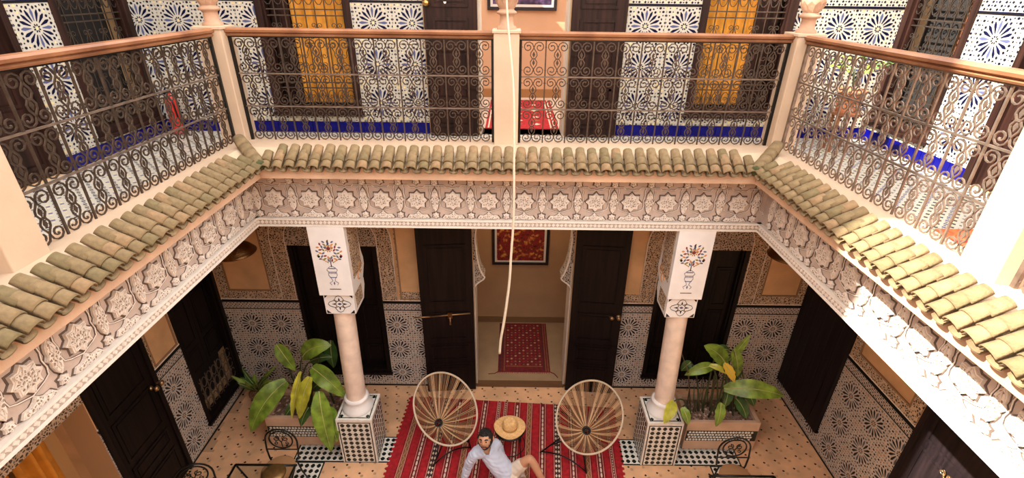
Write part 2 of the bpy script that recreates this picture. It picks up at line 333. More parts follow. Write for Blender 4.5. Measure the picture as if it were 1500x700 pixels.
# ---- roof tiles
def tile_mesh(m, r0=.047, r1=.039, L=.112, n=8, th=.009):
    mb = MB(); vs = []; fs = []
    for (x, rr) in ((0, r0), (L, r1)):
        for q in (rr, rr-th):
            for j in range(n+1): a = PI*j/n; vs.append((x, q*math.cos(a), q*math.sin(a)*.92))
    k = n+1
    for j in range(n):
        fs += [(j, j+1, 2*k+j+1, 2*k+j), (k+j+1, k+j, 3*k+j, 3*k+j+1), (j+1, j, k+j, k+j+1), (2*k+j, 2*k+j+1, 3*k+j+1, 3*k+j)]
    fs += [(0, 2*k, 3*k, k), (n, k+n, 3*k+n, 2*k+n)]
    mb.add(vs, fs, m, True); return mb.build('roof_tile', mesh_only=True)
TM = [tile_mesh(m) for m in TILEC]
def eave(name, label, p0, along, inward, n, pitch, hip0, hip1):
    """p0: front edge start, along: run direction, inward: up-slope direction (away from the court)"""
    t = thing(name, label, 'roof', p0); al = Vector(along); iw = Vector(inward)
    slope = R(26); under = MB(); 
    Xa = (iw*math.cos(slope)+Vector((0, 0, math.sin(slope)))).normalized(); Ya = Vector((0, 0, 1)).cross(Xa).normalized(); Za = Xa.cross(Ya)
    base = Matrix((Xa, Ya, Za)).transposed()
    for i in range(n):
        o = al*(pitch*(i+.5))
        for k in range(3):
            d = k*.074
            if pitch*(i+.5) < hip0+d-.08 or n*pitch-pitch*(i+.5) < hip1+d-.08: continue
            rot = base@Matrix.Rotation(rnd.uniform(-.035, .035), 3, 'Z')@Matrix.Rotation(R(-5.0), 3, 'Y')
            warm = rnd.random()
            c = TM[0 if warm < .42 else 1 if warm < .75 else 2 if warm < .88 else 3]
            inst('roof_tile', c, t, o+Xa*(d-.030+rnd.uniform(-.006, .006))+Za*(.012+.010*(k > 0)+rnd.uniform(0, .004)), rot)
        if o.length > hip0*.4:                                # mortar nose behind, trough tile below
            a = Vector(p0)+al*(pitch*i); pts = []
            for dd in (-.045, .10):
                for j in range(7): an = PI*j/6; pts.append(a+Xa*dd+Ya*(.040*math.cos(an))*1-Za*(.028*math.sin(an))+Za*.022)
            under.add(pts, [(j, j+1, 8+j, 7+j) for j in range(6)], TILEC[1], True)
            under.add([p-Za*.008 for p in pts], [(7+j, 8+j, j+1, j) for j in range(6)], TILEC[1], True)
    under.build('trough_tiles', t, kind='stuff')
    return t
P = .1055
eave('tiled_eave', 'clay tiled eave along the far side of the court, above the straight carved frieze', (-2.16, 4.085, 4.064), (1, 0, 0), (0, 1, 0), 41, P, .04, .04)
eave('tiled_eave', 'shaded olive clay tiled eave running down the left side of the court', (-2.165, 4.08-38*P, 4.064), (0, 1, 0), (-1, 0, 0), 38, P, -1, .04)
eave('tiled_eave', 'clay tiled eave on the right side of the court, its near half in full sun', (2.165, 4.08-38*P, 4.064), (0, 1, 0), (1, 0, 0), 38, P, -1, .04)
for s in (-1, 1):
    t = thing('hip_ridge', f"short diagonal ridge of clay tiles closing the {'left' if s < 0 else 'right'} far corner of the eaves", 'roof ridge', (s*2.17, 4.09, 4.072))
    X = Vector((s, 1, .50)).normalized(); Y = Vector((0, 0, 1)).cross(X).normalized(); Z = X.cross(Y); B = Matrix((X, Y, Z)).transposed()
    hm = [tile_mesh(m, .060, .052, .14) for m in TILEC[:2]]
    for k in range(4): inst('ridge_tile', hm[k % 2], t, X*(k*.100-.03)+Z*.022, B@Matrix.Rotation(R(-3), 3, 'Y'))
    mb = MB(); mb.lathe([(.048, 0), (.048, .03), (.03, .04)], (0, 0, 0), mat('moss plug', (.05, .06, .02), .9), 12)
    q = Matrix.Translation(Vector((s*2.17, 4.09, 4.072))+X*-.02+Z*.03)@(B.to_4x4())@Matrix.Rotation(-PI/2, 4, 'Y'); mb.v = [q@v for v in mb.v]
    mb.build('mossy_end_plug', t)

# ---- carved plaster frieze with medallions
def star_poly(r0, r1, n=8, ph=0): return [((r0 if k % 2 == 0 else r1)*math.sin(PI*k/n+ph), (r0 if k % 2 == 0 else r1)*math.cos(PI*k/n+ph)) for k in range(2*n)][::-1]
def raised(poly, h, rim=.012, m=FRZ, lace=True):
    """medallion: dark groove, raised plate with a proud rim"""
    mb = MB(); n = len(poly)
    def off(k): return [(x*k, y*k) for x, y in poly]
    mx = max(max(abs(x), abs(y)) for x, y in poly); k1 = 1-rim/mx; k2 = 1-rim*2.0/mx
    mb.prism(off(1+.016/mx), 0, .004, GROOVE); mb.prism(poly, 0, h, MOULDF)
    q = off(k1); mb.prism(q, h, h+.006, MOULDF, 0.0)
    mb.prism(off(k2), h+.0062, h+.0072, FRZ)
    return mb
MOULDF = mat('pale carved plaster', (.82, .75, .69), .8, var=.10, vs=30, bump=.5, bs=120)
STARM = raised(star_poly(.096, .072), .026)
for a in range(8):   # lattice ribs over the star
    an = a*PI/4; STARM.tube([(.018*math.cos(an), .018*math.sin(an), .036), (.045*math.cos(an+.35), .045*math.sin(an+.35), .038), (.080*math.cos(an+.0), .080*math.sin(an), .036)], .0045, MOULDF, 4)
    STARM.tube([(.045*math.cos(an+.35), .045*math.sin(an+.35), .038), (.052*math.cos(an+.78), .052*math.sin(an+.78), .038)], .004, MOULDF, 4)
STARM = STARM.build('star_medallion', mesh_only=True)
cart = [(0, .118), (.022, .085), (.030, .05), (.028, .028), (.045, .0), (.028, -.028), (.030, -.05), (.022, -.085), (0, -.118)]
cart = cart+[(-x, y) for x, y in cart[-2:0:-1]]
CARTM = raised(cart[::-1], .022, .008)
CARTM.tube([(0, .09, .031), (.012, .05, .034), (-.012, .0, .034), (.012, -.05, .034), (0, -.09, .031)], .0045, MOULDF, 4)
CARTM.tube([(0, .09, .031), (-.012, .05, .034), (.012, .0, .034), (-.012, -.05, .034), (0, -.09, .031)], .0045, MOULDF, 4)
CARTM = CARTM.build('cartouche', mesh_only=True)
lob = [(-.108, -.026), (-.085, .004), (-.045, .004), (-.022, .016), (0, .042), (.022, .016), (.045, .004), (.085, .004), (.108, -.026), (.09, -.034), (-.09, -.034)]
PALM = raised(lob[::-1], .020, .007)
for s in (-1, 1): PALM.tube([(0, -.02, .03), (s*.03, -.005, .032), (s*.05, -.022, .032), (s*.08, -.014, .03)], .004, MOULDF, 4)
PALM = PALM.build('palmette', mesh_only=True)
BUD = raised(star_poly(.034, .024, 6), .020, .006).build('bud_rosette', mesh_only=True)
def strap(k):   # interlaced strapwork bands between the medallions (raised double line)
    out = []
    for s in (-1, 1):
        out.append([(s*.172, .150), (s*.135, .150), (s*.122, .115), (s*.128, .07), (s*.118, .02), (s*.128, -.03), (s*.118, -.075), (s*.080, -.095), (s*.045, -.105), (0, -.118)])
        out.append([(0, .118), (s*.03, .128), (s*.062, .128), (s*.085, .15), (s*.14, .15)])
    return out
def frieze(name, label, M, L, u0, spacing=.345):
    t = thing(name, label, 'frieze', M@Vector((0, 3.43, 0)))
    mb = MB(M); mb.box((0, 3.43, -.02), (L, 3.951, 0), PLASTER); mb.build('plaster_ground', t)
    mb = MB(M)        # moulding with carved band
    mb.box((-.0, 3.348, -.02), (L, 3.365, .04), MOULD); mb.box((0, 3.365, -.02), (L, 3.418, .028), MREC); mb.box((0, 3.418, -.02), (L, 3.436, .042), MOULD)
    x = .02
    while x < L-.02:
        mb.prism([(x, 3.391), (x+.019, 3.370), (x+.038, 3.391), (x+.019, 3.413)], .028, .038, MOULDF, .25); x += .041
    mb.build('moulding', t)
    lines = MB(M); inv = MAT[t].inverted()
    k = 0; rot = (inv@M).to_3x3(); 
    def put(n, me, u, v):
        if .03 < u < L-.03: inst(n, me, t, inv@(M@Vector((u, v, 0))), rot)
    u = u0
    while u < L+spacing:
        put('star_medallion', STARM, u, 3.637); put('cartouche', CARTM, u-spacing/2, 3.637); put('palmette', PALM, u, 3.478); put('bud_rosette', BUD, u-spacing/2, 3.476)
        for path in strap(k):
            for sh, rr, mt_ in ((0, .005, MOULDF), (.014, .0035, GROOVE), (-.012, .003, GROOVE)):
                pts = [(min(max(u+a*(1-sh*3), .004), L-.004), 3.637+b-sh*.4, .004) for a, b in path]
                if pts[0][0] != pts[-1][0]: lines.tube(pts, rr, mt_, 4)
        put('bud_rosette', BUD, u-spacing/2, 3.82); put('bud_rosette', BUD, u, 3.83)
        u += spacing
    lines.build('strapwork', t, kind='stuff')
    return t
MBk = frame((-FX, FY, 0), (1, 0, 0), (0, -1, 0)); MLf = frame((-FX, -.3, 0), (0, 1, 0), (1, 0, 0)); MRt = frame((FX, FY, 0), (0, -1, 0), (-1, 0, 0))
frieze('plaster_frieze', 'carved white plaster frieze of stars facing the camera across the far side of the court', MBk, 2*FX, -1.914+FX-.345*2)
frieze('plaster_frieze', 'carved white plaster frieze running along the left side of the court under the eave', MLf, FY+.3, .17)
frieze('plaster_frieze', 'carved white plaster frieze on the right side of the court, half washed out by sun', MRt, FY+.3, .345)

# ---- zellige tiling
def clip(poly, a, b, c, d):
    for ax, lim, sg in ((0, a, 1), (0, b, -1), (1, c, 1), (1, d, -1)):
        out = []
        for i in range(len(poly)):
            p, q = poly[i-1], poly[i]; ip = (p[ax]-lim)*sg >= 0; iq = (q[ax]-lim)*sg >= 0
            if ip != iq: t = (lim-p[ax])/(q[ax]-p[ax]); out.append((p[0]+(q[0]-p[0])*t, p[1]+(q[1]-p[1])*t))
            if iq: out.append(q)
        poly = out
        if len(poly) < 3: return None
    return poly
def rosette_cell(pal, w=.415, h=.42):
    """list of (poly, material) inside [-w/2,w/2]x[-h/2,h/2]"""
    base, pet, pet2, dot, yel, ctr = pal; S = []; W = w/2; H = h/2
    def P_(r, a): return (r*math.cos(a), r*math.sin(a)*h/w)
    def dia(cx, cy, a, l, b, m, k=.5): # elongated hexagon at angle a
        ca, sa = math.cos(a), math.sin(a)
        S.append(([(cx+x*ca-y*sa, cy+x*sa+y*ca) for x, y in ((-l, 0), (-l*k, -b), (l*k, -b), (l, 0), (l*k, b), (-l*k, b))], m))
    for i in range(8): a = i*PI/4+PI/8; dia(*P_(.026, a), a, .011, .0065, dot)
    S.append(([P_(.012, i*PI/4) for i in range(8)], yel))
    for i in range(16):
        a = i*PI/8; n, t_ = .054, .150; e_ = .075 if i % 2 else .06
        S.append(([P_(n, a-e_), P_(.122, a-.112), P_(t_, a-.03), P_(t_, a+.03), P_(.122, a+.112), P_(n, a+e_)], pet2 if i % 4 == 0 else pet))
        a2 = a+PI/16; dia(*P_(.160, a2), a2, .014, .0105, dot)
        dia(*P_(.176, a), a+PI/2, .012, .0075, yel if i % 4 == 2 else dot)
    q = w/12
    for i in range(13):
        for j in range(13):
            x, y = -W+i*q, -H+j*h/12; r_ = math.hypot(x, y*w/h)
            if r_ < .190: continue
            k_ = (i+j) % 2; co = math.hypot(abs(x)-W, abs(y)-H) < .048
            if co: hx = [(x+.016*math.cos(g*PI/4)*(1 if g % 2 else .7), y+.016*math.sin(g*PI/4)*(1 if g % 2 else .7)) for g in range(8)]; mm = yel
            elif k_: hx = [(x+.0150*math.cos(g*PI/3+i), y+.0120*math.sin(g*PI/3+i)) for g in range(6)]; mm = dot if (i*2+j) % 5 else yel
            else: hx = [(x+.0085*math.cos(g*PI/2), y+.0085*math.sin(g*PI/2)) for g in range(4)]; mm = pet
            c_ = clip(hx, -W, W, -H, H)
            if c_: S.append((c_, mm))
    for s_x in (-1, 1):
        for s_y in (-1, 1): S.append((clip([(s_x*W+.014*math.cos(g*PI/4), s_y*H+.014*math.sin(g*PI/4)) for g in range(8)], -W, W, -H, H), dot))
    return [(p, m) for p, m in S if p]
PALU = (IVORY, NAVY, LILAC, DNAVY, YEL, LILAC); PALG = (ZWHT, ZBLK, ZBLU, ZBLK, ZORG, ZBLU)
def orient(p):
    a = sum(p[i-1][0]*p[i][1]-p[i][0]*p[i-1][1] for i in range(len(p))); return p if a > 0 else p[::-1]
def cell_mesh(cell, pal, r, rotated=False):
    mb = MB(); a, b, c, d = r; mb.prism([(a, c), (b, c), (b, d), (a, d)], 0, .008, pal[0])
    for p, m in cell:
        q = clip(p, a+.001, b-.001, c+.001, d-.001)
        if q: q = orient(q); mb.add([(x, y, .0095) for x, y in q], [tuple(range(len(q)))], m)
    return mb.build('zellige_panel', mesh_only=True)
def zellige(wall, M, rs, pal, cu, cv, w=.415, h=.42, name='zellige_panel', full={}):
    cell = rosette_cell(pal, w, h); key = (id(pal), w, h)
    if key not in full: full[key] = cell_mesh(cell, pal, (-w/2+.0008, w/2-.0008, -h/2+.0008, h/2-.0008))
    inv = MAT[wall].inverted(); rot = (inv@M).to_3x3()
    for a, b, c, d in rs:
        for i in range(math.floor((a-cu)/w+.5), math.ceil((b-cu)/w+.5)):
            for j in range(math.floor((c-cv)/h+.5), math.ceil((d-cv)/h+.5)):
                x, y = cu+i*w, cv+j*h; r = (max(-w/2+.0008, a-x), min(w/2-.0008, b-x), max(-h/2+.0008, c-y), min(h/2-.0008, d-y))
                if r[1]-r[0] < .006 or r[3]-r[2] < .006: continue
                fl = r == (-w/2+.0008, w/2-.0008, -h/2+.0008, h/2-.0008)
                me = full[key] if fl else cell_mesh(cell, pal, r)
                inst(name, me, wall, inv@(M@Vector((x, y, .0))), rot)
def band(wall, M, rs, pal, name, line=None, lw=.012, p=.035):
    """small border pattern between two dark lines"""
    mb = MB(M)
    for a, b, c, d in rs:
        mb.box((a, c, 0), (b, d, .009), pal[0]); mb.box((a, c, .009), (b, c+lw, .011), line or pal[3]); mb.box((a, d-lw, .009), (b, d, .011), line or pal[3])
        n = max(1, round((b-a)/(p*.62))); q = (b-a)/n; hh = (d-c-2*lw); rw = 4
        for i in range(n):
            for k in range(rw):
                x = a+q*(i+.5); y = c+lw+hh*(k+.5)/rw; s = (i+k) % 2; rx, ry = (q*.46, hh/rw*.46) if s else (q*.30, hh/rw*.30)
                mb.add([(x-rx, y, .0105), (x, y-ry, .0105), (x+rx, y, .0105), (x, y+ry, .0105)], [(0, 1, 2, 3)], pal[3] if s else (pal[4] if (i*3+k) % 4 == 0 else pal[1]))
    mb.build(name, wall, kind='stuff')
def plain(wall, M, rs, m, name, t=.008, z0=0, kind=None):
    mb = MB(M)
    for a, b, c, d in rs: mb.box((a, c, z0), (b, d, z0+t), m)
    return mb.build(name, wall, kind=kind)
def grow(h, g): return (h[0]-g, h[1]+g, h[2]-g, h[3]+g)
# upper walls: stars centred on z 5.12/4.70/4.28, cobalt base course, black line at 5.325
Z1, Z2, Z3 = ZU+.005, 4.065, 5.318
def cobalt(wall, M, rs, w=.2075):
    me = MB(); me.prism([(.001, .001), (w-.001, .001), (w-.001, Z2-Z1-.001), (.001, Z2-Z1-.001)], 0, .011, COBALT, .02); me = me.build('cobalt_tile', mesh_only=True)
    inv = MAT[wall].inverted(); rot = (inv@M).to_3x3()
    for a, b, c, d in rs:
        n = max(1, round((b-a)/w)); q = (b-a)/n
        for i in range(n): inst('cobalt_tile', me, wall, inv@(M@Vector((a+q*i, Z1, 0))), rot, sc_=(q/w, 1, 1))
for wall, M, u0, u1, holes, cu in ((wall_back, FB, XL, XR, [grow(UW1, .0), (-.93, 1.24, ZU-.01, 6.2), grow(UW2, 0)], -1.465),
                                   (wall_left, FL, 1.2, YB, [LUW, LUD], 4.50), (wall_right, FR, -YB, -1.2, [RUW, RUD], -4.53)):
    zellige(wall, M, rects(u0, u1, Z2, Z3, holes), PALU, cu, 4.285)
    cobalt(wall, M, rects(u0, u1, Z1, Z2, [(h[0], h[1], ZU-.01, h[3]) if h[2] < 4 else h for h in holes]))
    plain(wall, M, rects(u0, u1, Z3, Z3+.016, holes), ZBLK, 'black_listel', .012)
    band(wall, M, rects(u0, u1, Z3+.016, Z3+.15, holes), PALU, 'zellige_border', NAVY, .008, .05)
    zellige(wall, M, rects(u0, u1, Z3+.15, 6.2, holes), PALU, cu, 5.68)
# ground walls: dado with stars, border band, carved plaster above
DT = 1.56
for wall, M, u0, u1, holes, cu in ((wall_back, FB, XL, XR, [GW1, (-1.19, 1.52, -.01, 3), GW2], -1.585), (wall_left, FL, 1.2, YB, [LGW, LGD, LOP], 4.425), (wall_right, FR, -YB, -1.2, [RGW, RGD], -4.42)):
    zellige(wall, M, rects(u0, u1, .03, 1.40, holes), PALG, cu, 1.15, .415, .44)
    plain(wall, M, rects(u0, u1, 0, .03, holes), ZBLK, 'black_base_strip', .012)
    band(wall, M, rects(u0, u1, 1.40, 1.53, holes), PALG, 'zellige_border', ZBLK, .014, .04)
    plain(wall, M, rects(u0, u1, 1.53, DT, holes), ZBLK, 'black_listel', .014)
    plain(wall, M, rects(u0, u1, DT, DT+.02, holes), MOULDF, 'plaster_fillet', .010)
def carved_frame(wall, M, a, b, c, d, w_=.16, m=CARVE, mw=TAN):
    plain(wall, M, [(a+w_, b-w_, c+w_, d)], mw, 'smooth_panel', .006)
    mb = MB(M)
    for r in ((a, b, c, c+w_), (a, a+w_, c+w_, d), (b-w_, b, c+w_, d)): mb.box((r[0], r[2], 0), (r[1], r[3], .014), m)
    mb.build('carved_border', wall)
    mb = MB(M)
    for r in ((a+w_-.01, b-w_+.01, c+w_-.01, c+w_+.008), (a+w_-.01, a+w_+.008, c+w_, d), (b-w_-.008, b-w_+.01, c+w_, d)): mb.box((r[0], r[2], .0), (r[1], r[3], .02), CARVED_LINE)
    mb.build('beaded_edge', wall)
CARVED_LINE = mat('umber edge line', (.30, .18, .10), .8)  # umber colour of the raised edge strips
T0 = DT+.02
carved_frame(wall_back, FB, XL+.02, -3.13, T0, 3.35, .14); carved_frame(wall_back, FB, -1.5, -1.19, T0, 3.35, .02, CARVE)
carved_frame(wall_back, FB, 1.52, 1.86, T0, 3.35, .02, CARVE); carved_frame(wall_back, FB, 3.36, XR-.02, T0, 3.35, .14)
mb = MB(FB)
for a, b in ((-1.5, -1.19), (1.52, 1.86)): mb.box((a, T0, .006), (b, T0+.13, .016), CARVE)
mb.build('carved_border', wall_back)
carved_frame(wall_left, FL, 4.29, 4.72, T0, 3.35, .02); carved_frame(wall_right, FR, -4.66, -3.59, T0, 3.35, .13)
# arched carved surround of the two ground windows
def surround(h, mat_):
    a, b, c, d = h; t = .21; mb = MB(FB); cx = (a+b)/2
    for x0, x1 in ((a-t, a-.002), (b+.002, b+t)): mb.box((x0, T0, 0), (x1, d+.1, .022), mat_)
    mb.box((a-.002, d+.004, 0), (b+.002, d+.62, .016), CARVEG)
    n = 16; ro = (b-a)/2+t; ri = (b-a)/2
    for i in range(n):
        a0, a1 = PI*i/n, PI*(i+1)/n
        q = [(cx+r*math.cos(g), d+.1+r*math.sin(g)*.72) for r, g in ((ri, a0), (ro, a0), (ro, a1), (ri, a1))]
        mb.add([(x, y, .022) for x, y in q]+[(x, y, 0) for x, y in q], [(0, 1, 2, 3), (1, 5, 6, 2), (3, 7, 4, 0)], mat_)
    mb.build('carved_arch', wall_back)
    mb = MB(FB)
    for r in (ro, ri+.015):
        mb.tube([(cx-r, T0, .02), (cx-r, d+.1, .02)]+[(cx-r*math.cos(PI*i/16), d+.1+r*math.sin(PI*i/16)*.72, .02) for i in range(1, 16)]+[(cx+r, d+.1, .02), (cx+r, T0, .02)], .007, MOULDF, 5)
    mb.build('beaded_arch_edge', wall_back)
surround(GW1, CARVE); surround(GW2, CARVE)
# plaster behind (untiled remainder)
for wall, M, u0, u1, holes in ((wall_left, FL, 1.2, YB, [LGW, LGD, LOP]), (wall_back, FB, XL, XR, [GW1, GDR, GW2]), (wall_right, FR, -YB, -1.2, [RGW, RGD])):
    plain(wall, M, rects(u0, u1, T0, 3.5, holes), TAN, 'plaster_coat', .003)
mb = MB(FL); mb.box((2.3, 1.95, 0), (3.42, 2.6, .016), CARVE); mb.build('carved_lunette', wall_left)

# ---- ground room behind the door
mb = MB(); mb.box((-.75, YB+.0, -.1), (1.15, 7.4, .055), mat('room screed', (.36, .25, .15), .5, var=.1, vs=4)); mb.box((-.47, YB-.02, .0), (.87, YB+.06, .062), mat('wooden threshold', (.14, .07, .03), .6))
mb.build('floor_room', kind='structure')
mb = MB(); RM = mat('room tan wall', (.42, .26, .14), .75, var=.06, vs=3)
mb.box((-.95, 7.3, 0), (1.35, 7.5, 3.4), RM); mb.box((-.95, YB+.3, 0), (-.65, 7.3, 3.4), RM); mb.box((1.05, YB+.3, 0), (1.35, 7.3, 3.4), RM); mb.box((-.95, YB+.3, 3.3), (1.35, 7.5, 3.4), RM)
mb.box((-.655, 6.1, .055), (-.64, 6.95, 2.6), DWOOD); mb.box((1.04, 6.1, .055), (1.055, 6.95, 2.6), DWOOD)
mb.build('wall_room', kind='structure')
mb = MB(); mb.box((-.65, 7.285, .055), (1.05, 7.3, .17), mat('brown baseboard', (.20, .11, .05), .6)); mb.build('baseboard_room', kind='structure')
ld = bpy.data.lights.new('room_fill_light', 'POINT'); ld.energy = 13; ld.color = (1, .8, .55); ld.shadow_soft_size = .12  # unseen fill light added to brighten the room; no fixture modelled
lo = bpy.data.objects.new('room_fill_light', ld); lo.location = (.2, 6.5, 3.0); C.objects.link(lo)
# white jambs and scalloped arch
mb = MB(FB)
JB = mat('white jamb plaster', (.60, .53, .45), .7, var=.06, vs=8)
for s, x in ((1, -.47), (-1, .87)):
    mb.box((min(x, x+s*.02), .06, -.3), (max(x, x+s*.02), 2.2, .012), JB)
    prof = [(0, 1.78), (.03, 1.84), (.07, 1.88), (.135, 1.93), (.15, 1.96), (.115, 2.02), (.085, 2.10), (.055, 2.25), (.04, 2.42), (.03, 2.55), (.045, 2.68), (.10, 2.8), (.30, 2.9), (.67, 2.95), (0, 2.951)]
    poly = [(x+s*a, b) for a, b in prof]; poly = poly if s < 0 else poly[::-1]
    mb.prism(orient(poly), -.22, .0, CARVEG)
    mb.tube([(x+s*a, b, .004) for a, b in prof[:13]], .012, MOULDF, 5)
mb.build('trim_arch', kind='structure')
# upper room behind the gallery door
mb = MB(); mb.box((-1.3, YB, ZU-.1), (1.6, 8.0, ZU), FLG); mb.build('floor_upper_room', kind='structure')
UPM = mat('upper room peach wall', (.62, .40, .25), .75, var=.05, vs=3)
mb = MB(); mb.box((-1.3, 7.95, ZU), (1.6, 8.1, 7), UPM); mb.box((-1.4, YB+.3, ZU), (-1.3, 8.1, 7), UPM); mb.box((1.6, YB+.3, ZU), (1.7, 8.1, 7), UPM)
mb.box((-.345, YB, ZU), (-.325, YB+.3, 6.2), JB); mb.box((.61, YB, ZU), (.63, YB+.3, 6.2), JB)
mb.box((-1.3, 7.94, ZU), (1.6, 7.95, ZU+.13), mat('ochre skirting', (.35, .17, .06), .5))
mb.build('wall_upper_room', kind='structure')

# ---- windows and doors
def scroll(cx, cy, r, a0, turns, sgn, k=14):
    """spiral from the outside in, in 2d"""
    return [(cx+r*(1-.82*i/k)*math.cos(a0+sgn*turns*2*PI*i/k), cy+r*(1-.82*i/k)*math.sin(a0+sgn*turns*2*PI*i/k)) for i in range(k+1)]
def grille(mb, a, b, c, d, z, m, p=.105):
    n = max(2, round((b-a)/p)); q = (b-a)/n
    for i in range(1, n): mb.box((a+q*i-.005, c, z), (a+q*i+.005, d, z+.01), m)
    rows = [c+.0, c+.20, c+.26, c+.95, c+1.01, c+1.25, c+1.31]
    for y in rows:
        if c < y < d: mb.box((a, y-.006, z), (b, y+.006, z+.012), m)
    for i in range(n):
        x = a+q*(i+.5)
        for yc in (c+.10, c+1.13):
            if yc > d-.05: continue
            mb.tube([(x+math.cos(g*PI/5)*q*.40, yc+math.sin(g*PI/5)*.075, z+.006) for g in range(10)], .0055, m, 4, True)
            mb.tube([(x+px, yc+py, z+.012) for px, py in scroll(0, 0, q*.26, 0, 1.2, 1, 8)], .005, m, 4)
        for yy in range(int((min(d, c+.95)-c-.3)/.2)):
            y0 = c+.30+yy*.2; s = 1 if (yy+i) % 2 else -1
            mb.tube([(x+px*s, y0+py, z+.006) for px, py in scroll(q*.18, .045, .032, PI, 1.1, 1, 8)[::-1]+[(-q*.1, .08), (-q*.30, .12)]+scroll(-q*.18, .15, .030, PI, 1.1, -1, 8)], .005, m, 4)
def window(name, M, h, depth, mframe, fw=.075, back=DARK, iron=IRON, curt=None, lattice=False):
    a, b, c, d = h; t = bpy.data.objects.new(name, None); C.objects.link(t); t['kind'] = 'structure'
    loc = M@Vector(((a+b)/2, c, 0)); t.location = loc; MAT[t] = Matrix.Translation(loc)
    mb = MB(M)
    for r in ((a, b, c, c+fw), (a, a+fw, c+fw, d), (b-fw, b, c+fw, d)): mb.box((r[0], r[2], -.10), (r[1], r[3], .022), mframe)
    mb.box((a-.015, c-.03, -.02), (b+.015, c+.008, .05), mframe)
    for r in ((a+fw, a+fw+.02, c+fw, d), (b-fw-.02, b-fw, c+fw, d)): mb.box((r[0], r[2], -.10), (r[1], r[3], -.02), mframe)
    mb.build('window_frame', t, bevel=.004)
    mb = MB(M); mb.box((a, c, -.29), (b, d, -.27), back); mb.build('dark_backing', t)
    return t
k = 0
def curtain(mb, a, b, c, d, z, m, folds=5, amp=.022):
    n = folds*6
    pts = [(a+(b-a)*i/n, z+amp*math.sin(i*2*PI/6)+.3*amp*math.sin(i*1.7)) for i in range(n+1)]
    vs = [(x, c, w_) for x, w_ in pts]+[(x, d, w_) for x, w_ in pts]
    mb.add(vs, [(i, i+1, n+2+i, n+1+i) for i in range(n)], m, True)
for (nm, M, h, cu) in (('window_1', FB, UW1, (-2.40, -1.76)), ('window_2', FB, UW2, (2.06, 2.66)), ('window_3', FL, LUW, None), ('window_4', FR, RUW, None)):
    t = window(nm, M, h, .1, BWOOD); a, b, c, d = h
    mb = MB(M); grille(mb, a+.075, b-.075, c+.075, d, -.045, IRON); mb.build('iron_grille', t)
    if cu:
        mb = MB(M); curtain(mb, cu[0], cu[1], c+.09, d, -.16, CURT); mb.build('curtain', t, label='golden yellow curtain behind the grille')
        mb = MB(M); x0, x1 = (a+.08, cu[0]-.02) if M is FB and cu[0] < 0 else (cu[1]+.02, b-.08)
        mb.box((x0, c+.09, -.2), (x1, d, -.17), BWOOD); mb.box(((x0+x1)/2-.01, c+.09, -.17), ((x0+x1)/2+.01, d, -.155), BWOOD); mb.build('open_shutter', t)
    else:
        mb = MB(M); s0 = a+.09 if M is FL else b-.35
        curtain(mb, s0, s0+.14, c+.1, d, -.2, CURTD, 2); mb.build('curtain', t)
def shutters(t, M, a, b, c, d, z, m, n=2):
    w_ = (b-a)/n
    for i in range(n):
        mb = MB(M); x0 = a+w_*i+.003; x1 = x0+w_-.006; mb.box((x0, c, z), (x1, d, z+.03), m)
        y = c+.08
        for hgt in (.32, .62, .62):
            if y+hgt > d: hgt = d-y-.05
            if hgt < .1: break
            panel(mb, x0+.06, x1-.06, y, y+hgt, z+.03, m); y += hgt+.08
        mb.build('shutter', t)
def panel(mb, a, b, c, d, z, m, e=.022):
    for r in ((a, b, c, c+e), (a, b, d-e, d), (a, a+e, c+e, d-e), (b-e, b, c+e, d-e)): mb.box((r[0], r[2], z), (r[1], r[3], z+.012), m)
    mb.box((a+e+.02, c+e+.02, z), (b-e-.02, d-e-.02, z+.009), m)
for nm, M, h in (('window_5', FB, GW1), ('window_6', FB, GW2), ('window_7', FL, LGW)):
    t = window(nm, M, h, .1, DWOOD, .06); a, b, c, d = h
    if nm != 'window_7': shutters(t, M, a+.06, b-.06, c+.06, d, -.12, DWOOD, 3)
    else:
        shutters(t, M, a+.06, b-.06, c+.62, d, -.12, DWOOD, 2)
        mb = MB(M); q = (b-a-.12)/7
        for i in range(8): x = a+.06+q*i; mb.box((x-.006, c+.06, -.05), (x+.006, c+.62, -.04), IRONL)
        for i in range(7):
            x = a+.06+q*(i+.5)
            for yc in (c+.16, c+.34, c+.52): mb.tube([(x+q*.4*math.cos(g*PI/5), yc+.075*math.sin(g*PI/5), -.045) for g in range(10)], .006, IRONL, 4, True)
        mb.build('iron_lattice', t)
# right ground: big dark shutter over window
t = window('window_8', FR, RGW, .1, DWOOD, .05); a, b, c, d = RGW
mb = MB(FR); mb.box((a, c-.0, .02), (b, d, .06), wood('aubergine wood', (.006, .004, .005), (.016, .009, .012), .55)); 
for i in range(1, 6): mb.box((a+(b-a)*i/6-.003, c, .058), (a+(b-a)*i/6+.003, d, .062), BLK)
mb.build('plank_shutter', t)

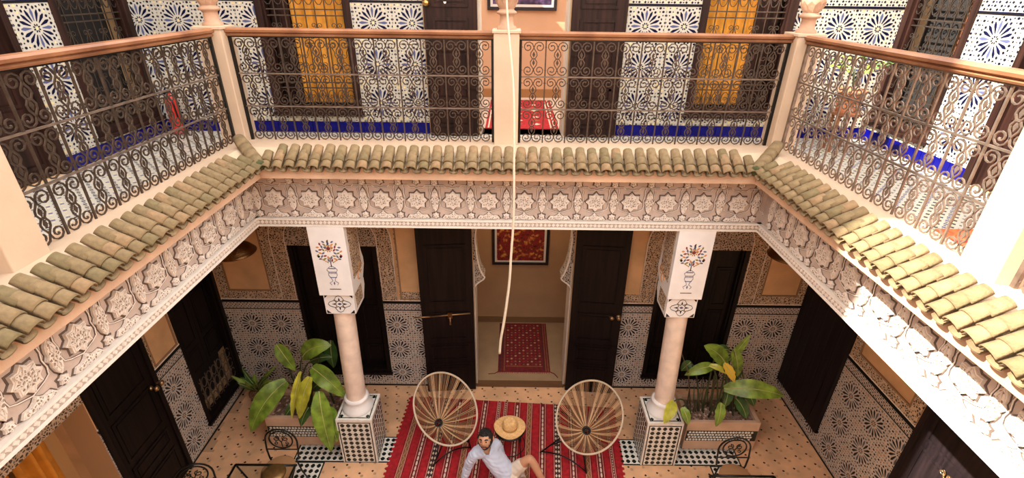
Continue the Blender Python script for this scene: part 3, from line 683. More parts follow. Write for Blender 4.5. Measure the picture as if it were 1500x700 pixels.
def leaf(name, label, hinge, w_, h_, z0, rz, m, side, knob=True, panels=((.10, .5), (.60, .86), (.98, 1.45), (1.6, 2.5)), th_=.045, hw=BRONZE, cat='door'):
    """door leaf: local x from hinge outwards, y normal toward viewer is -y"""
    t = thing(name, label, cat, (hinge[0], hinge[1], z0), rz); M = MAT[t]@frame((0, 0, 0), (1, 0, 0), (0, -1, 0)); s = side
    X = lambda a, b: (min(s*a, s*b), max(s*a, s*b))
    mb = MB(M); a, b = X(0, w_); mb.box((a, 0, -th_/2), (b, h_, th_/2), m); mb.build('door_slab', t, bevel=.003)
    for p0, p1 in panels:
        if p1 > h_: p1 = h_-.05
        if p0 > h_: continue
        mb = MB(M); a, b = X(.09, w_-.09); panel(mb, a, b, p0, p1, th_/2, m, .03); mb.build('door_panel', t)
    mb = MB(M); a, b = X(.02, w_-.02); mb.box((a, .88, th_/2), (b, .90, th_/2+.008), m); mb.build('cross_moulding', t); mb = MB(M); mb.box((a, .52, th_/2), (b, .545, th_/2+.012), m); mb.build('cross_moulding', t)
    if knob:
        mb = MB(); 
        for kk, zz in ((w_-.05, 1.42),):
            q = M@Matrix.Translation((s*kk, zz, th_/2)); mb.xf = q; mb.lathe([(.028, 0), (.028, .006), (.012, .012), (.012, .03), (.026, .045), (.020, .06), (.004, .065)], (0, 0, 0), hw, 12)
        mb.build('door_knob', t)
    return t, M
LH = 2.78
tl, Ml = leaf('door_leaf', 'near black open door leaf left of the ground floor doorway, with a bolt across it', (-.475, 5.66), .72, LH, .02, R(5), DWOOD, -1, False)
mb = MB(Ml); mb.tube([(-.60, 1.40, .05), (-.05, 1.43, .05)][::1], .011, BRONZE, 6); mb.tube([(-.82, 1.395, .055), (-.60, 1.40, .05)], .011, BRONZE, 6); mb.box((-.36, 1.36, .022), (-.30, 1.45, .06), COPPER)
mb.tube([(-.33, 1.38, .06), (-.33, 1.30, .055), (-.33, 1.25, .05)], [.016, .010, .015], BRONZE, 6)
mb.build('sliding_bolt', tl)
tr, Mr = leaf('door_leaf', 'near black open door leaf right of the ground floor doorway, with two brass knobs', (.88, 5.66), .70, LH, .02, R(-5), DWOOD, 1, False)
for x in (.565, .66):
    mb = MB(Mr@Matrix.Translation((x, 1.41, .0225))); mb.lathe([(.036, 0), (.036, .008), (.014, .012), (.014, .03), (.03, .045), (.02, .058), (.004, .062)], (0, 0, 0), BRONZE, 12); mb.build('door_knob', tr)
UH = 2.2
up = ((.10, .30), (.40, .95), (1.05, 1.25), (1.35, 2.1))
tu, Mu = leaf('door_leaf', 'dark brown open door leaf left of the gallery doorway with brass knob and keyhole plate', (-.35, 5.665), .56, UH, ZU+.01, 0, BWOOD, -1, False, up)
mb = MB(Mu@Matrix.Translation((-.52, 1.385, .0225))); mb.lathe([(.030, 0), (.030, .008), (.014, .012), (.014, .03), (.034, .045), (.022, .062), (.004, .066)], (0, 0, 0), BRASS, 14); mb.build('door_knob', tu)
mb = MB(Mu); mb.prism([(-.33, 1.36), (-.305, 1.42), (-.33, 1.48), (-.355, 1.42)], .022, .030, MOULD); mb.prism([(-.33, 1.395), (-.322, 1.42), (-.33, 1.445), (-.338, 1.42)], .030, .032, ZBLK); mb.build('keyhole_plate', tu)
leaf('door_leaf', 'dark reddish brown open door leaf right of the gallery doorway', (.64, 5.665), .58, UH, ZU+.01, 0, BWOOD, 1, False, up)
# doors in side walls
def wall_door(nm, M, h, m, knob, z=-.06, inner=None):
    a, b, c, d = h; t = bpy.data.objects.new(nm, None); C.objects.link(t); t['kind'] = 'structure'
    loc = M@Vector(((a+b)/2, c, 0)); t.location = loc; MAT[t] = Matrix.Translation(loc)
    mb = MB(M)
    for r in ((a, a+.06, c, d), (b-.06, b, c, d)): mb.box((r[0], r[2], -.12), (r[1], r[3], .022), m)
    mb.build('door_frame', t, bevel=.003)
    mb = MB(M); mb.box((a+.06, c+.01, z-.04), (b-.06, d, z), m); mb.build('door_slab', t)
    y = c+.1
    for hh in (.42, .22, .55, .6):
        if y+hh > d: break
        mb = MB(M); mid = (a+b)/2
        panel(mb, a+.13, b-.13, y, y+hh, z, m, .03); mb.build('door_panel', t); y += hh+.09
    for kx in knob:
        mb = MB(M@Matrix.Translation((kx, c+1.42, z))); mb.lathe([(.03, 0), (.03, .01), (.014, .014), (.014, .05), (.036, .07), (.022, .09), (.004, .095)], (0, 0, 0), BRONZE, 12); mb.build('door_knob', t)
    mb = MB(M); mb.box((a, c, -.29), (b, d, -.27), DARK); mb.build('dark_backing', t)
    return t
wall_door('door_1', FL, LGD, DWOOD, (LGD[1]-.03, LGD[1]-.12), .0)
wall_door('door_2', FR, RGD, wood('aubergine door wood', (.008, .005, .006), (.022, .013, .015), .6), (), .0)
wall_door('door_3', FL, LUD, BWOOD, ()); wall_door('door_4', FR, RUD, BWOOD, ())
# wrought hasp on the right ground door
mb = MB(FR)
for s in (-1, 1): mb.tube([(-3.1+px*.9, 1.42+py*.8, .03) for px, py in scroll(s*.05, .05, .045, PI/2, 1.1, s, 12)[::-1]+[(0, -.02), (0, -.16)]], .008, BRONZE, 5)
mb.build('wrought_hasp', None, label='bronze scrolled hasp on the dark door low on the right', cat='hasp')
# left recess with curtain and painted lunette
mb = MB(FL); mb.box((2.2, 0, -.9), (2.22, 3.0, -.3), TAN); mb.box((2.0, 0, -.50), (3.5, 3.0, -.42), mat('warm-lit tan wall', (.48, .27, .11), .7)); mb.box((3.42, 0, -.9), (3.45, 3.0, -.3), TAN); mb.box((2.2, -.1, -.9), (3.42, 0, -.3), FLOORT); mb.box((2.2, 1.95, -.9), (3.42, 1.97, -.3), TAN)  # warm light is put into the back wall's tan; no lamp here
mb.build('wall_recess', kind='structure')
for i, (x, lab) in enumerate(((2.58, 'golden curtain hanging at the lower left opening, nearer the camera'), (2.93, 'golden curtain hanging at the lower left opening, farther from the camera'))):
    mb = MB(FL); curtain(mb, x-.16, x+.16, .05, 1.94, -.12, mat('amber curtain', (.55, .21, .015), .7, var=.2, vs=6), 3, .055); mb.build('curtain', None, label=lab, cat='curtain')

# ================= GALLERY: posts, rails, floor =================
# gallery floor pattern
mb = MB(); pc = [IVORY, LILAC, YEL, DNAVY]
for i in range(-68, 70):
    for j in range(4, 96):
        x, y = i*.06, j*.06
        if not (XL+.05 < x < XR-.05 and .3 < y < YB-.05): continue
        if abs(x) < 2.78 and y < 4.87: continue
        mb.add([(x+.019*math.cos(q*PI/4)*(1 if q % 2 == 0 else .6), y+.019*math.sin(q*PI/4)*(1 if q % 2 == 0 else .6), ZU+.001) for q in range(8)], [tuple(range(8))], (DNAVY, IVORY, DNAVY, LILAC)[(i+j*3) % 4])
        mb.add([(x+.03+dx, y+.03+dy, ZU+.001) for dx, dy in ((-.011, 0), (0, -.011), (.011, 0), (0, .011))], [(0, 1, 2, 3)], (YEL, DNAVY)[(i+j) % 2])
mb.box((XL, -3, ZU-.004), (-2.74, YB, ZU), IVORY); mb.box((2.74, -3, ZU-.004), (XR, YB, ZU), IVORY); mb.box((-2.74, 4.83, ZU-.004), (2.74, YB, ZU), IVORY)
mb.build('zellige_paving', gal, kind='stuff')

POST = .225
def post(label, x, y, finial=True):
    t = thing('newel_post', label, 'post', (x, y, 4.12)); h = POST/2
    mb = MB(); mb.box((x-h, y-h, 4.12), (x+h, y+h, 5.125), CREAM); mb.build('post_shaft', t, bevel=.008)
    mb = MB(); mb.box((x-h-.012, y-h-.012, 5.125), (x+h+.012, y+h+.012, 5.15), CREAM); mb.build('post_cap', t, bevel=.004)
    if finial:
        mb = MB(); mb.lathe([(.085, 0), (.085, .02), (.062, .035), (.058, .10), (.062, .115), (.085, .125), (.088, .14), (.070, .150), (.060, .165), (.085, .20), (.094, .25), (.090, .30), (.070, .345), (.040, .375), (.022, .395), (.0, .40)], (x, y, 5.15), FINM, 24)
        for i in range(10):
            a = i*PI/5; b = a+PI/5; r0, r1 = .066, .098
            mb.add([(x+r0*math.cos(a), y+r0*math.sin(a), 5.315), (x+r0*math.cos(b), y+r0*math.sin(b), 5.315), (x+.098*math.cos(b), y+.098*math.sin(b), 5.37), (x+.102*math.cos((a+b)/2), y+.102*math.sin((a+b)/2), 5.405), (x+.098*math.cos(a), y+.098*math.sin(a), 5.37)], [(0, 1, 2, 3, 4)], FINM)
        mb.build('finial', t)
    return t
PY = 2.26
post('cream corner post with carved finial at the left far corner of the gallery rail', -RX-.01, RY+.01); post('cream corner post with carved finial at the right far corner of the gallery rail', RX+.01, RY+.01)
post('cream middle post with carved finial in the far gallery rail, behind the hanging rope', -.028, RY)
post('cream post at the left picture edge, near end of the left rail', -RX-.01, PY, False); post('sun-bleached cream post at the right picture edge, near end of the right rail', RX+.01, PY, False)

# railing motif, local x along rail (centred), y up, z normal
Zb, Zt = 4.130, 5.062
def motif_mesh(w_, H, m):
    mb = MB(); r = .0060
    regs = [(0, .325), (.325, .62), (.62, H)]
    for y0, y1 in regs:
        h = y1-y0; c = (y0+y1)/2; sr = min(.049, h*.158)
        for s in (-1, 1):
            for v in (-1, 1):
                cy = c+v*(h/2-sr-.008); cx = s*w_*.235
                # spiral: starts at inner side (toward centre), goes over outer end
                sp = [(cx+sr*(1-.74*i/13)*math.cos(PI*(0 if s < 0 else 1)+(-s*-1)*v*(-1)*2*PI*1.35*i/13*1), cy+sr*(1-.74*i/13)*math.sin((PI*(0 if s < 0 else 1))+(-s*-1)*v*(-1)*2*PI*1.35*i/13)) for i in range(14)]
                path = [(s*.012, c), (s*.030, c+v*h*.09), (s*.026, c+v*h*.17), (s*.010, c+v*h*.24), (s*(w_*.235-sr)*.55, c+v*h*.29)]
                full_ = [(a, b, 0) for a, b in path]+[(a, b, 0) for a, b in sp]
                mb.tube(full_, r, m, 4)
                mb.add([(sp[-1][0]-.007, sp[-1][1]-.007, -.006), (sp[-1][0]+.007, sp[-1][1]-.007, -.006), (sp[-1][0]+.007, sp[-1][1]+.007, -.006), (sp[-1][0]-.007, sp[-1][1]+.007, -.006), (sp[-1][0], sp[-1][1], .008)], [(0, 1, 4), (1, 2, 4), (2, 3, 4), (3, 0, 4), (3, 2, 1, 0)], m)
        for v in (-1, 1):   # leaf drops
            k_ = c+v*h*.11; mb.prism([(0, k_-.026), (.013, k_), (.006, k_+.018), (0, k_+.028), (-.006, k_+.018), (-.013, k_)], -.003, .003, m)
        mb.box((-.016, c-.006, -.007), (.016, c+.006, .007), m)
        for s in (-1, 1):
            for v in (-1, 1):
                cy = c+v*(h/2-sr-.008); mb.box((min(s*(w_*.235+sr), s*(w_/2-.003)), cy-.005, -.005), (max(s*(w_*.235+sr), s*(w_/2-.003)), cy+.005, .005), m)
    return mb.build('scroll_motif', mesh_only=True)
def rail(label, p0, p1, n, m):
    p0 = Vector(p0); p1 = Vector(p1); L = (p1-p0).length; u = (p1-p0).normalized(); nn = u.cross(Vector((0, 0, 1)))
    t = thing('railing', label, 'railing', p0); M = frame(p0, u, nn); q = (L-.05)/n; x0 = .025; z0 = p0.z
    z = lambda v: v-z0
    mb = MB(M)
    for a, b, c, d in ((0, .025, 0, z(Zt)), (L-.025, L, 0, z(Zt)), (0, L, z(Zb)-.012, z(Zb)), (0, L, z(Zt)-.004, z(Zt)+.008)): mb.box((a, c, -.012), (b, d, .012), BLK if m is IRON else m)
    mb.build('rail_frame', t)
    for zz in (Zb+.325, Zb+.62):
        mb = MB(M); mb.box((.02, z(zz)-.006, -.008), (L-.02, z(zz)+.006, .008), IRONL); mb.build('cross_bar', t)
    me = motif_mesh(q, Zt-Zb, m); inv = MAT[t].inverted(); rot = (inv@M).to_3x3()
    bm_ = MB(); bm_.box((-.006, 0, -.006), (.006, Zt-Zb, .006), m); bm_ = bm_.build('baluster', mesh_only=True)
    for i in range(n): inst('scroll_motif', me, t, inv@(M@Vector((x0+q*(i+.5), z(Zb), 0))), rot)
    for i in range(1, n): inst('baluster', bm_, t, inv@(M@Vector((x0+q*i, z(Zb), 0))), rot)
    # wooden handrail
    mb = MB(M); a, b = 0, L; hz = z(Zt)+.008
    prof = [(-.028, 0), (-.036, .012), (-.022, .022), (-.046, .034), (-.050, .052), (-.034, .066), (.034, .066), (.050, .052), (.046, .034), (.022, .022), (.036, .012), (.028, 0)]
    k_ = len(prof); vs = [(xx, hz+y, zz) for xx in (a, b) for zz, y in prof]
    mb.add(vs, [(i, (i+1) % k_, k_+(i+1) % k_, k_+i) for i in range(k_)]+[tuple(range(k_-1, -1, -1)), tuple(range(k_, 2*k_))], HRAIL)
    bmf = mb; bmf.build('handrail', t)
    mb = MB(M); mb.box((0, z(Zb)-.014, -.04), (L, z(Zb)-.011, .04), HRAIL); mb.build('sill_strip', t)
    return t
h = POST/2; zc = 4.115
rail('scrolled iron railing with wooden handrail, left half of the far gallery side', (-RX-.01+h, RY, zc), (-.028-h, RY, zc), 11, IRON)
rail('scrolled iron railing with wooden handrail, right half of the far gallery side', (-.028+h, RY, zc), (RX+.01-h, RY, zc), 11, IRON)
rail('scrolled iron railing along the left gallery, in shade', (-RX, PY+h, zc), (-RX, RY+.01-h, zc), 10, IRON)
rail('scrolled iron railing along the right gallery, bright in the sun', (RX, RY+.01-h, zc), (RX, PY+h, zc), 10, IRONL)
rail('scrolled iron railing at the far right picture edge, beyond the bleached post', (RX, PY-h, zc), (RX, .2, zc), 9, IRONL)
rail('scrolled iron railing at the left picture edge, nearer than the left post', (-RX, .2, zc), (-RX, PY-h, zc), 9, IRON)

# upper gallery things
t = thing('rug', 'orange red striped runner on the right gallery floor', 'rug', (3.4, 2.3, ZU+.002))
mb = MB(); mb.box((2.86, .9, ZU+.002), (3.75, 3.25, ZU+.012), OWOOL)
mb.build('rug_field', t); mb = MB()
for y in [.95+i*.16 for i in range(14)]: mb.box((2.88, y, ZU+.012), (3.73, y+.03, ZU+.0135), (WOOLB, RED, STRAW)[int(y*50) % 3])
mb.build('woven_stripes', t, kind='stuff')
t = thing('rug', 'red patterned rug just inside the gallery doorway', 'rug', (.15, 6.8, ZU+.002))
mb = MB(); mb.box((-.30, 5.98, ZU+.002), (.60, 7.7, ZU+.012), RED); mb.build('rug_field', t); mb = MB()
for x in (-.27, .50, .545): mb.box((x, 6.0, ZU+.012), (x+.018, 7.68, ZU+.0135), WOOLW)
for i in range(8):
    for j in range(3): mb.prism([(-.1+j*.22, 6.15+i*.19), (-.05+j*.22, 6.2+i*.19), (-.1+j*.22, 6.25+i*.19), (-.15+j*.22, 6.2+i*.19)], ZU+.012, ZU+.0135, WOOLB if (i+j) % 2 else WOOLW)
mb.build('woven_motifs', t, kind='stuff')
def picture(label, x0, x1, z0, z1, y, art, fw=.045, mw=.035):
    t = thing('framed_picture', label, 'picture', ((x0+x1)/2, y, z0)); M = frame((0, y, 0), (1, 0, 0), (0, -1, 0))
    mb = MB(M)
    for r in ((x0, x1, z0, z0+fw), (x0, x1, z1-fw, z1), (x0, x0+fw, z0+fw, z1-fw), (x1-fw, x1, z0+fw, z1-fw)): mb.box((r[0], r[2], 0), (r[1], r[3], .035), FRM)
    mb.build('frame', t, bevel=.003)
    mb = MB(M); mb.box((x0+fw, z0+fw, 0), (x1-fw, z1-fw, .015), PAINTM); mb.build('mount', t)
    mb = MB(M); f = fw+mw; mb.box((x0+f, z0+f, .015), (x1-f, z1-f, .018), art); mb.build('print', t)
picture('red and gold flower picture in black frame inside the ground floor room', -.28, .67, 1.27, 2.3, 7.3, PAINTR)
picture('dark violet picture in black frame inside the upper room', -.35, .66, 5.18, 5.9, 7.94, PAINTB)
# fire extinguisher
t = thing('fire_extinguisher', 'small red fire extinguisher in the left far corner of the gallery', 'extinguisher', (-3.80, 5.60, ZU))
mb = MB(); mb.lathe([(.055, .02), (.062, .03), (.062, .36), (.045, .41), (.02, .43), (.02, .46)], (-3.80, 5.60, ZU), FIRE, 16); mb.build('cylinder', t)
mb = MB(); mb.cbox((-3.80, 5.58, ZU+.475), (.03, .10, .03), BLK); mb.tube([(-3.80, 5.56, ZU+.45), (-3.73, 5.53, ZU+.38), (-3.72, 5.53, ZU+.2)], .01, BLK, 6); mb.build('valve_and_hose', t)
mb = MB(); mb.lathe([(.07, 0), (.075, .06), (.07, .06)], (-3.80, 5.60, ZU), REDP, 14); mb.build('floor_stand', t)

# ---- leaves
def leaf_mesh(mb, p, d, up_, L, W, m, curl=.5, fold=.25, n=8, vein=True):
    """broad leaf from p along d, drooping; up_ = blade normal hint"""
    p = Vector(p); d = Vector(d).normalized(); nrm = Vector(up_); side = d.cross(nrm).normalized(); nrm = side.cross(d)
    L_, M_, R_ = [], [], []; q = p.copy(); dd = d.copy()
    for i in range(n+1):
        t_ = i/n; w_ = W*(math.sin(PI*min(1, t_*.93+.05)))**.75*(1-.25*t_)
        if i == n: w_ = .002
        M_.append(q.copy()); L_.append(q-side*w_+nrm*w_*fold+nrm*.012*math.sin(i*2.3)); R_.append(q+side*w_+nrm*w_*fold+nrm*.012*math.sin(i*1.9+1))
        dd = (dd-nrm*(curl/n)).normalized(); nrm = side.cross(dd); q = q+dd*(L/n)
    k_ = n+1; vs = L_+M_+R_
    mb.add(vs, [(i, k_+i, k_+i+1, i+1) for i in range(n)]+[(k_+i, 2*k_+i, 2*k_+i+1, k_+i+1) for i in range(n)], m, True)
    if vein: mb.tube([a+Vector((0, 0, .004)) for a in M_], [.006*(1-.8*i/n) for i in range(k_)], VEIN, 4)
def plant_leaf(t, base, tip0, d, L, W, m, curl=.6, stem=STEM, up_=(0, -.5, 1), fold=.2, sr=.010):
    mb = MB(); b = Vector(base); e = Vector(tip0)
    mid = (b+e)/2+Vector((0, 0, .08))+(e-b).cross(Vector((0, 0, 1)))*.0
    mb.tube([b, b.lerp(mid, .6), mid.lerp(e, .5)+Vector((0, 0, .03)), e], [sr*1.3, sr*1.1, sr*.9, sr*.7], stem, 6)
    st = mb.build('stem', t)
    mb = MB(); leaf_mesh(mb, e, d, up_, L, W, m, curl, fold); mb.build('leaf', t)
# right upper corner plant on stand
t = thing('potted_plant', 'small green plant in terracotta pot on a stand in the right far gallery corner', 'plant', (3.55, 5.25, ZU))
mb = MB(); mb.lathe([(.10, 0), (.13, .20), (.14, .20), (.14, .23), (.12, .23), (.11, .19)], (3.55, 5.25, ZU+.42), TERRA, 16); mb.build('pot', t)
mb = MB()
for a in range(4): mb.box((3.55+.11*math.cos(a*PI/2+.6)-.012, 5.25+.11*math.sin(a*PI/2+.6)-.012, ZU), (3.55+.11*math.cos(a*PI/2+.6)+.012, 5.25+.11*math.sin(a*PI/2+.6)+.012, ZU+.40), HRAIL)
mb.lathe([(.15, .395), (.15, .42)], (3.55, 5.25, ZU), HRAIL, 16); mb.build('wooden_stand', t)
for i in range(9):
    a = i*2.4; plant_leaf(t, (3.55, 5.25, ZU+.62), (3.55+.07*math.cos(a), 5.25+.07*math.sin(a), ZU+.80+.04*(i % 4)), (math.cos(a), math.sin(a), .9), .26, .03, LEAFM[i % 2], .9, sr=.005)

# ================= COLUMNS =================
def column(label, x, xc, side):
    """x column axis at the plinth, xc capital centre; side: +1 corbel shows toward +x"""
    Y = 4.56; t = thing('column', label, 'column', (x, Y, 0)); hp = .2225
    mb = MB(); mb.box((x-hp, Y-hp, 0), (x+hp, Y+hp, .755), CHK); mb.build('plinth', t, bevel=.004)
    mb = MB()
    for fr in (frame((x, Y-hp, 0), (1, 0, 0), (0, -1, 0)), frame((x+hp, Y, 0), (0, 1, 0), (1, 0, 0)), frame((x-hp, Y, 0), (0, -1, 0), (-1, 0, 0)), frame((x, Y+hp, 0), (-1, 0, 0), (0, 1, 0))):
        mb.xf = fr; e = hp-.022
        for r in ((-e, e, .0, .012), (-e, e, .70, .712), (-e, -e+.012, .012, .70), (e-.012, e, .012, .70)): mb.box((r[0], r[2], 0), (r[1], r[3], .002), CHB)
        diamonds(mb, -e+.016, e-.016, .016, .696, .074, 0, CHB, .003)
    mb.xf = Matrix(); e = hp-.03
    for r in ((-e, e, -e, -e+.012), (-e, e, e-.012, e), (-e, -e+.012, -e, e), (e-.012, e, -e, e)): mb.box((x+r[0], Y+r[2], .755), (x+r[1], Y+r[3], .757), CHB)
    for a in (-.16, .16):
        for b in (-.16, 0, .16): diamonds(mb, x+a-.03, x+a+.03, Y+b-.03, Y+b+.03, .06, .755, CHB, .003)
    mb.build('diamond_inlay', t, kind='stuff')
    mb = MB(); mb.lathe([(.185, 0), (.19, .02), (.178, .05), (.15, .10), (.14, .14), (.148, .16), (.148, .185), (.132, .195)], (x, Y, .757), WHITE, 32); mb.build('column_base', t)
    n = 10; mb = MB(); rings = [(.118-.004*i/n, .94+(2.30-.94)*i/n) for i in range(n+1)]
    vs = []; fs = []; k_ = 28
    for i, (r, z) in enumerate(rings):
        cx = x+(xc-x)*.6*i/n
        for j in range(k_): vs.append((cx+r*math.cos(2*PI*j/k_), Y+r*math.sin(2*PI*j/k_), z))
    for i in range(n):
        for j in range(k_): fs.append((i*k_+j, i*k_+(j+1) % k_, (i+1)*k_+(j+1) % k_, (i+1)*k_+j))
    mb.add(vs, fs, SHAFT, True); mb.build('shaft', t)
    y0 = 4.385
    # lower block: scalloped corbel profile in y-z extruded along x
    def corbel(w_, prof, m): 
        mb = MB(frame((xc-w_/2, 0, 0), (0, 1, 0), (1, 0, 0))); mb.prism(orient(prof), 0, w_, m); return mb
    corbel(.325, [(y0+.035, 2.275), (4.74, 2.275), (4.77, 2.33), (4.82, 2.41), (4.82, 2.50), (4.78, 2.545), (y0+.035, 2.545)], WHITE).build('lower_capital', t, bevel=.004)
    corbel(.368, [(y0, 2.535), (4.73, 2.535), (4.78, 2.60), (4.84, 2.68), (4.84, 2.76), (4.80, 2.86), (4.77, 3.0), (4.77, 3.346), (y0, 3.346)], WHITE).build('upper_capital', t, bevel=.004)
    # carving on the side faces
    mb = MB()
    for s in (-1, 1):
        fr = frame((xc+s*.184, 0, 0), (0, s, 0), (s, 0, 0)); mb.xf = fr
        g = lambda yy: yy*s
        a, b = sorted((g(y0+.07), g(4.74))); mb.box((a, 2.70, 0), (b, 3.33, .004), CARVE)
        for yy, zz in ((4.62, 2.66), (4.70, 2.72)): mb.tube([(g(yy)+.05*math.cos(q*.7), zz+.05*math.sin(q*.7), .004) for q in range(8)], .006, ORP, 4)
        fr = frame((xc+s*.1625, 0, 0), (0, s, 0), (s, 0, 0)); mb.xf = fr
        a, b = sorted((g(y0+.09), g(4.70))); mb.box((a, 2.32, 0), (b, 2.51, .004), CARVE)
    mb.build('carved_side', t)
    # painted vase of flowers on the front
    mb = MB(frame((xc, y0, 0), (1, 0, 0), (0, -1, 0))); zc_ = 3.02
    def drop(cx, cy, a, l, b, m): 
        ca, sa = math.cos(a), math.sin(a); mb.prism(orient([(cx+u*ca-v*sa, cy+u*sa+v*ca) for u, v in ((-l, 0), (-l*.2, -b), (l*.6, -b*.7), (l, 0), (l*.6, b*.7), (-l*.2, b))]), 0, .0025, m)
    drop(0, zc_+.155, PI/2, .028, .010, BLUEP); drop(0, zc_+.17, PI/2, .014, .006, ORP)
    mb.lathe([(.020, 0), (.020, .0035), (.012, .0036)], (0, zc_+.085, 0), REDP, 10)
    for i in range(10): a = i*PI/5; drop(.033*math.cos(a), zc_+.085+.033*math.sin(a), a, .012, .007, ORP if i % 2 else GRNP)
    for ring_, (rr, nn, ll) in enumerate(((.060, 11, .020), (.090, 15, .021), (.122, 17, .018))):
        for i in range(nn):
            a = PI/2+2*PI*i/nn; px, py = rr*math.cos(a), zc_+.04+rr*math.sin(a)*(1.05)
            if py < zc_-.06: continue
            drop(px, py, a+(.5 if i % 2 else -.5), ll, .0095, (ORP, BLUEP, GRNP, BLUEP, REDP)[(i+ring_) % 5])
    for s in (-1, 1):
        mb.lathe([(.013, 0), (.013, .003)], (s*.112, zc_-.01, 0), DNAVY, 8)
        for i in range(4): drop(s*(.03+i*.018), zc_-.075+i*.012, s*.9+ (0 if s > 0 else PI), .013, .006, (GRNP, ORP)[i % 2])
        mb.tube([(s*.004, zc_-.12, .001), (s*.035, zc_-.14, .001), (s*.055, zc_-.165, .001), (s*.04, zc_-.19, .001), (s*.052, zc_-.17, .001)], .0035, BLUEP, 4)
        mb.tube([(s*.04, zc_-.19, .001), (s*.045, zc_-.23, .001), (s*.02, zc_-.27, .001), (s*.012, zc_-.30, .001), (s*.045, zc_-.325, .001), (s*.03, zc_-.35, .001)], .0035, BLUEP, 4)
    mb.tube([(0, zc_-.02, .001), (0, zc_-.13, .001)], .005, DNAVY, 4); mb.box((-.035, zc_-.155, 0), (.035, zc_-.145, .0025), BLUEP)
    for i in range(5): drop(-.03+i*.015, zc_-.20, PI/2, .018, .005, BLUEP)
    mb.box((-.036, zc_-.262, 0), (.036, zc_-.254, .0025), BLUEP); mb.box((-.06, zc_-.405, 0), (.06, zc_-.398, .0025), DNAVY); drop(0, zc_-.33, PI/2, .022, .008, BLUEP)
    mb.build('painted_vase', t, label='painted blue vase of orange and blue flowers')
    mb = MB(frame((xc, y0+.035, 0), (1, 0, 0), (0, -1, 0))); zz = 2.405
    mb.tube([((.05+.028*math.cos(q*PI/3*2))*math.cos(q*PI/12), zz+(.05+.028*math.cos(q*PI/3*2))*math.sin(q*PI/12), .001) for q in range(24)], .0045, DNAVY, 4, True)
    mb.tube([((.09+.022*math.cos(q*PI/3*1))*math.cos(q*PI/12)*1.1, zz+(.09+.022*math.cos(q*PI/3))*math.sin(q*PI/12)*.95, .001) for q in range(24)], .0035, DNAVY, 4, True)
    drop(0, zz, 0, .022, .014, BLUEP); drop(0, zz, PI/2, .010, .008, REDP)
    for i in range(8): a = i*PI/4; drop(.055*math.cos(a), zz+.055*math.sin(a), a, .014, .005, ORP if i % 2 else DNAVY)
    for sx in (-1, 1):
        for sy in (-1, 1): mb.prism(orient([(sx*.15, zz+sy*.12), (sx*.15, zz+sy*.075), (sx*.105, zz+sy*.12)]), 0, .002, DNAVY)
    mb.build('painted_rosette', t, label='painted square rosette under the vase')
column('column on checkered plinth, left of the doorway, painted vase on its capital', -1.868, -1.815, 1)
column('column on checkered plinth, right of the doorway, painted vase on its capital', 1.957, 1.888, -1)

# ================= PLANTERS =================
def bez(a, b, c, n): return [a*(1-i/n)**2+b*2*(i/n)*(1-i/n)+c*(i/n)**2 for i in range(n+1)]
def blade(t, root, p0, p1, W, m, arch=.10, fold=.22, face=(0, -.72, .7), sr=.011, stem=STEM, halves=(1, 1), n=10):
    """stem from the soil to p0, broad blade with midrib from p0 to p1"""
    root, p0, p1, face = map(Vector, (root, p0, p1, face))
    mb = MB(); mb.tube(bez(root, Vector((root.x*.6+p0.x*.4, root.y*.6+p0.y*.4, p0.z*.9+.05)), p0, 7), [sr*(1.3-.6*i/7) for i in range(8)], stem, 6); mb.build('stem', t)
    d = p1-p0; up_ = (face-d*face.dot(d)/d.length_squared).normalized(); rib = bez(p0, (p0+p1)/2+up_*arch*1.2+Vector((0, 0, arch)), p1, n)
    L_, R_ = [], []
    for i, q in enumerate(rib):
        tn = (rib[min(i+1, n)]-rib[max(i-1, 0)]).normalized(); sd = tn.cross(face).normalized(); nr = sd.cross(tn)
        u = i/n; w_ = W*(math.sin(PI*(u*.93+.05))**.7)*(1.08-.35*u)
        if i == n: w_ = .002
        for s_, out, hv in ((-1, L_, halves[0]), (1, R_, halves[1])):
            out.append(q+sd*s_*w_*hv*.55+nr*w_*fold*.6+nr*.004*math.sin(i*2.1+s_)); out.append(q+sd*s_*w_*hv-nr*w_*.05+nr*(w_*fold+.010*math.sin(i*2.6+s_*1.3)))
    mb = MB(); k_ = n+1; vs = list(rib)+L_[0::2]+L_[1::2]+R_[0::2]+R_[1::2]; fs = []
    for i in range(n): fs += [(i, i+1, k_+i+1, k_+i), (k_+i, k_+i+1, 2*k_+i+1, 2*k_+i), (i+1, i, 3*k_+i, 3*k_+i+1), (3*k_+i+1, 3*k_+i, 4*k_+i, 4*k_+i+1)]
    mb.add(vs, fs, m, True); lf = mb.build('leaf', t)
    mb = MB(); mb.tube([q+face.normalized()*.003 for q in rib], [.007*(1-.8*i/n) for i in range(k_)], VEIN, 4); mb.build('midrib', lf)
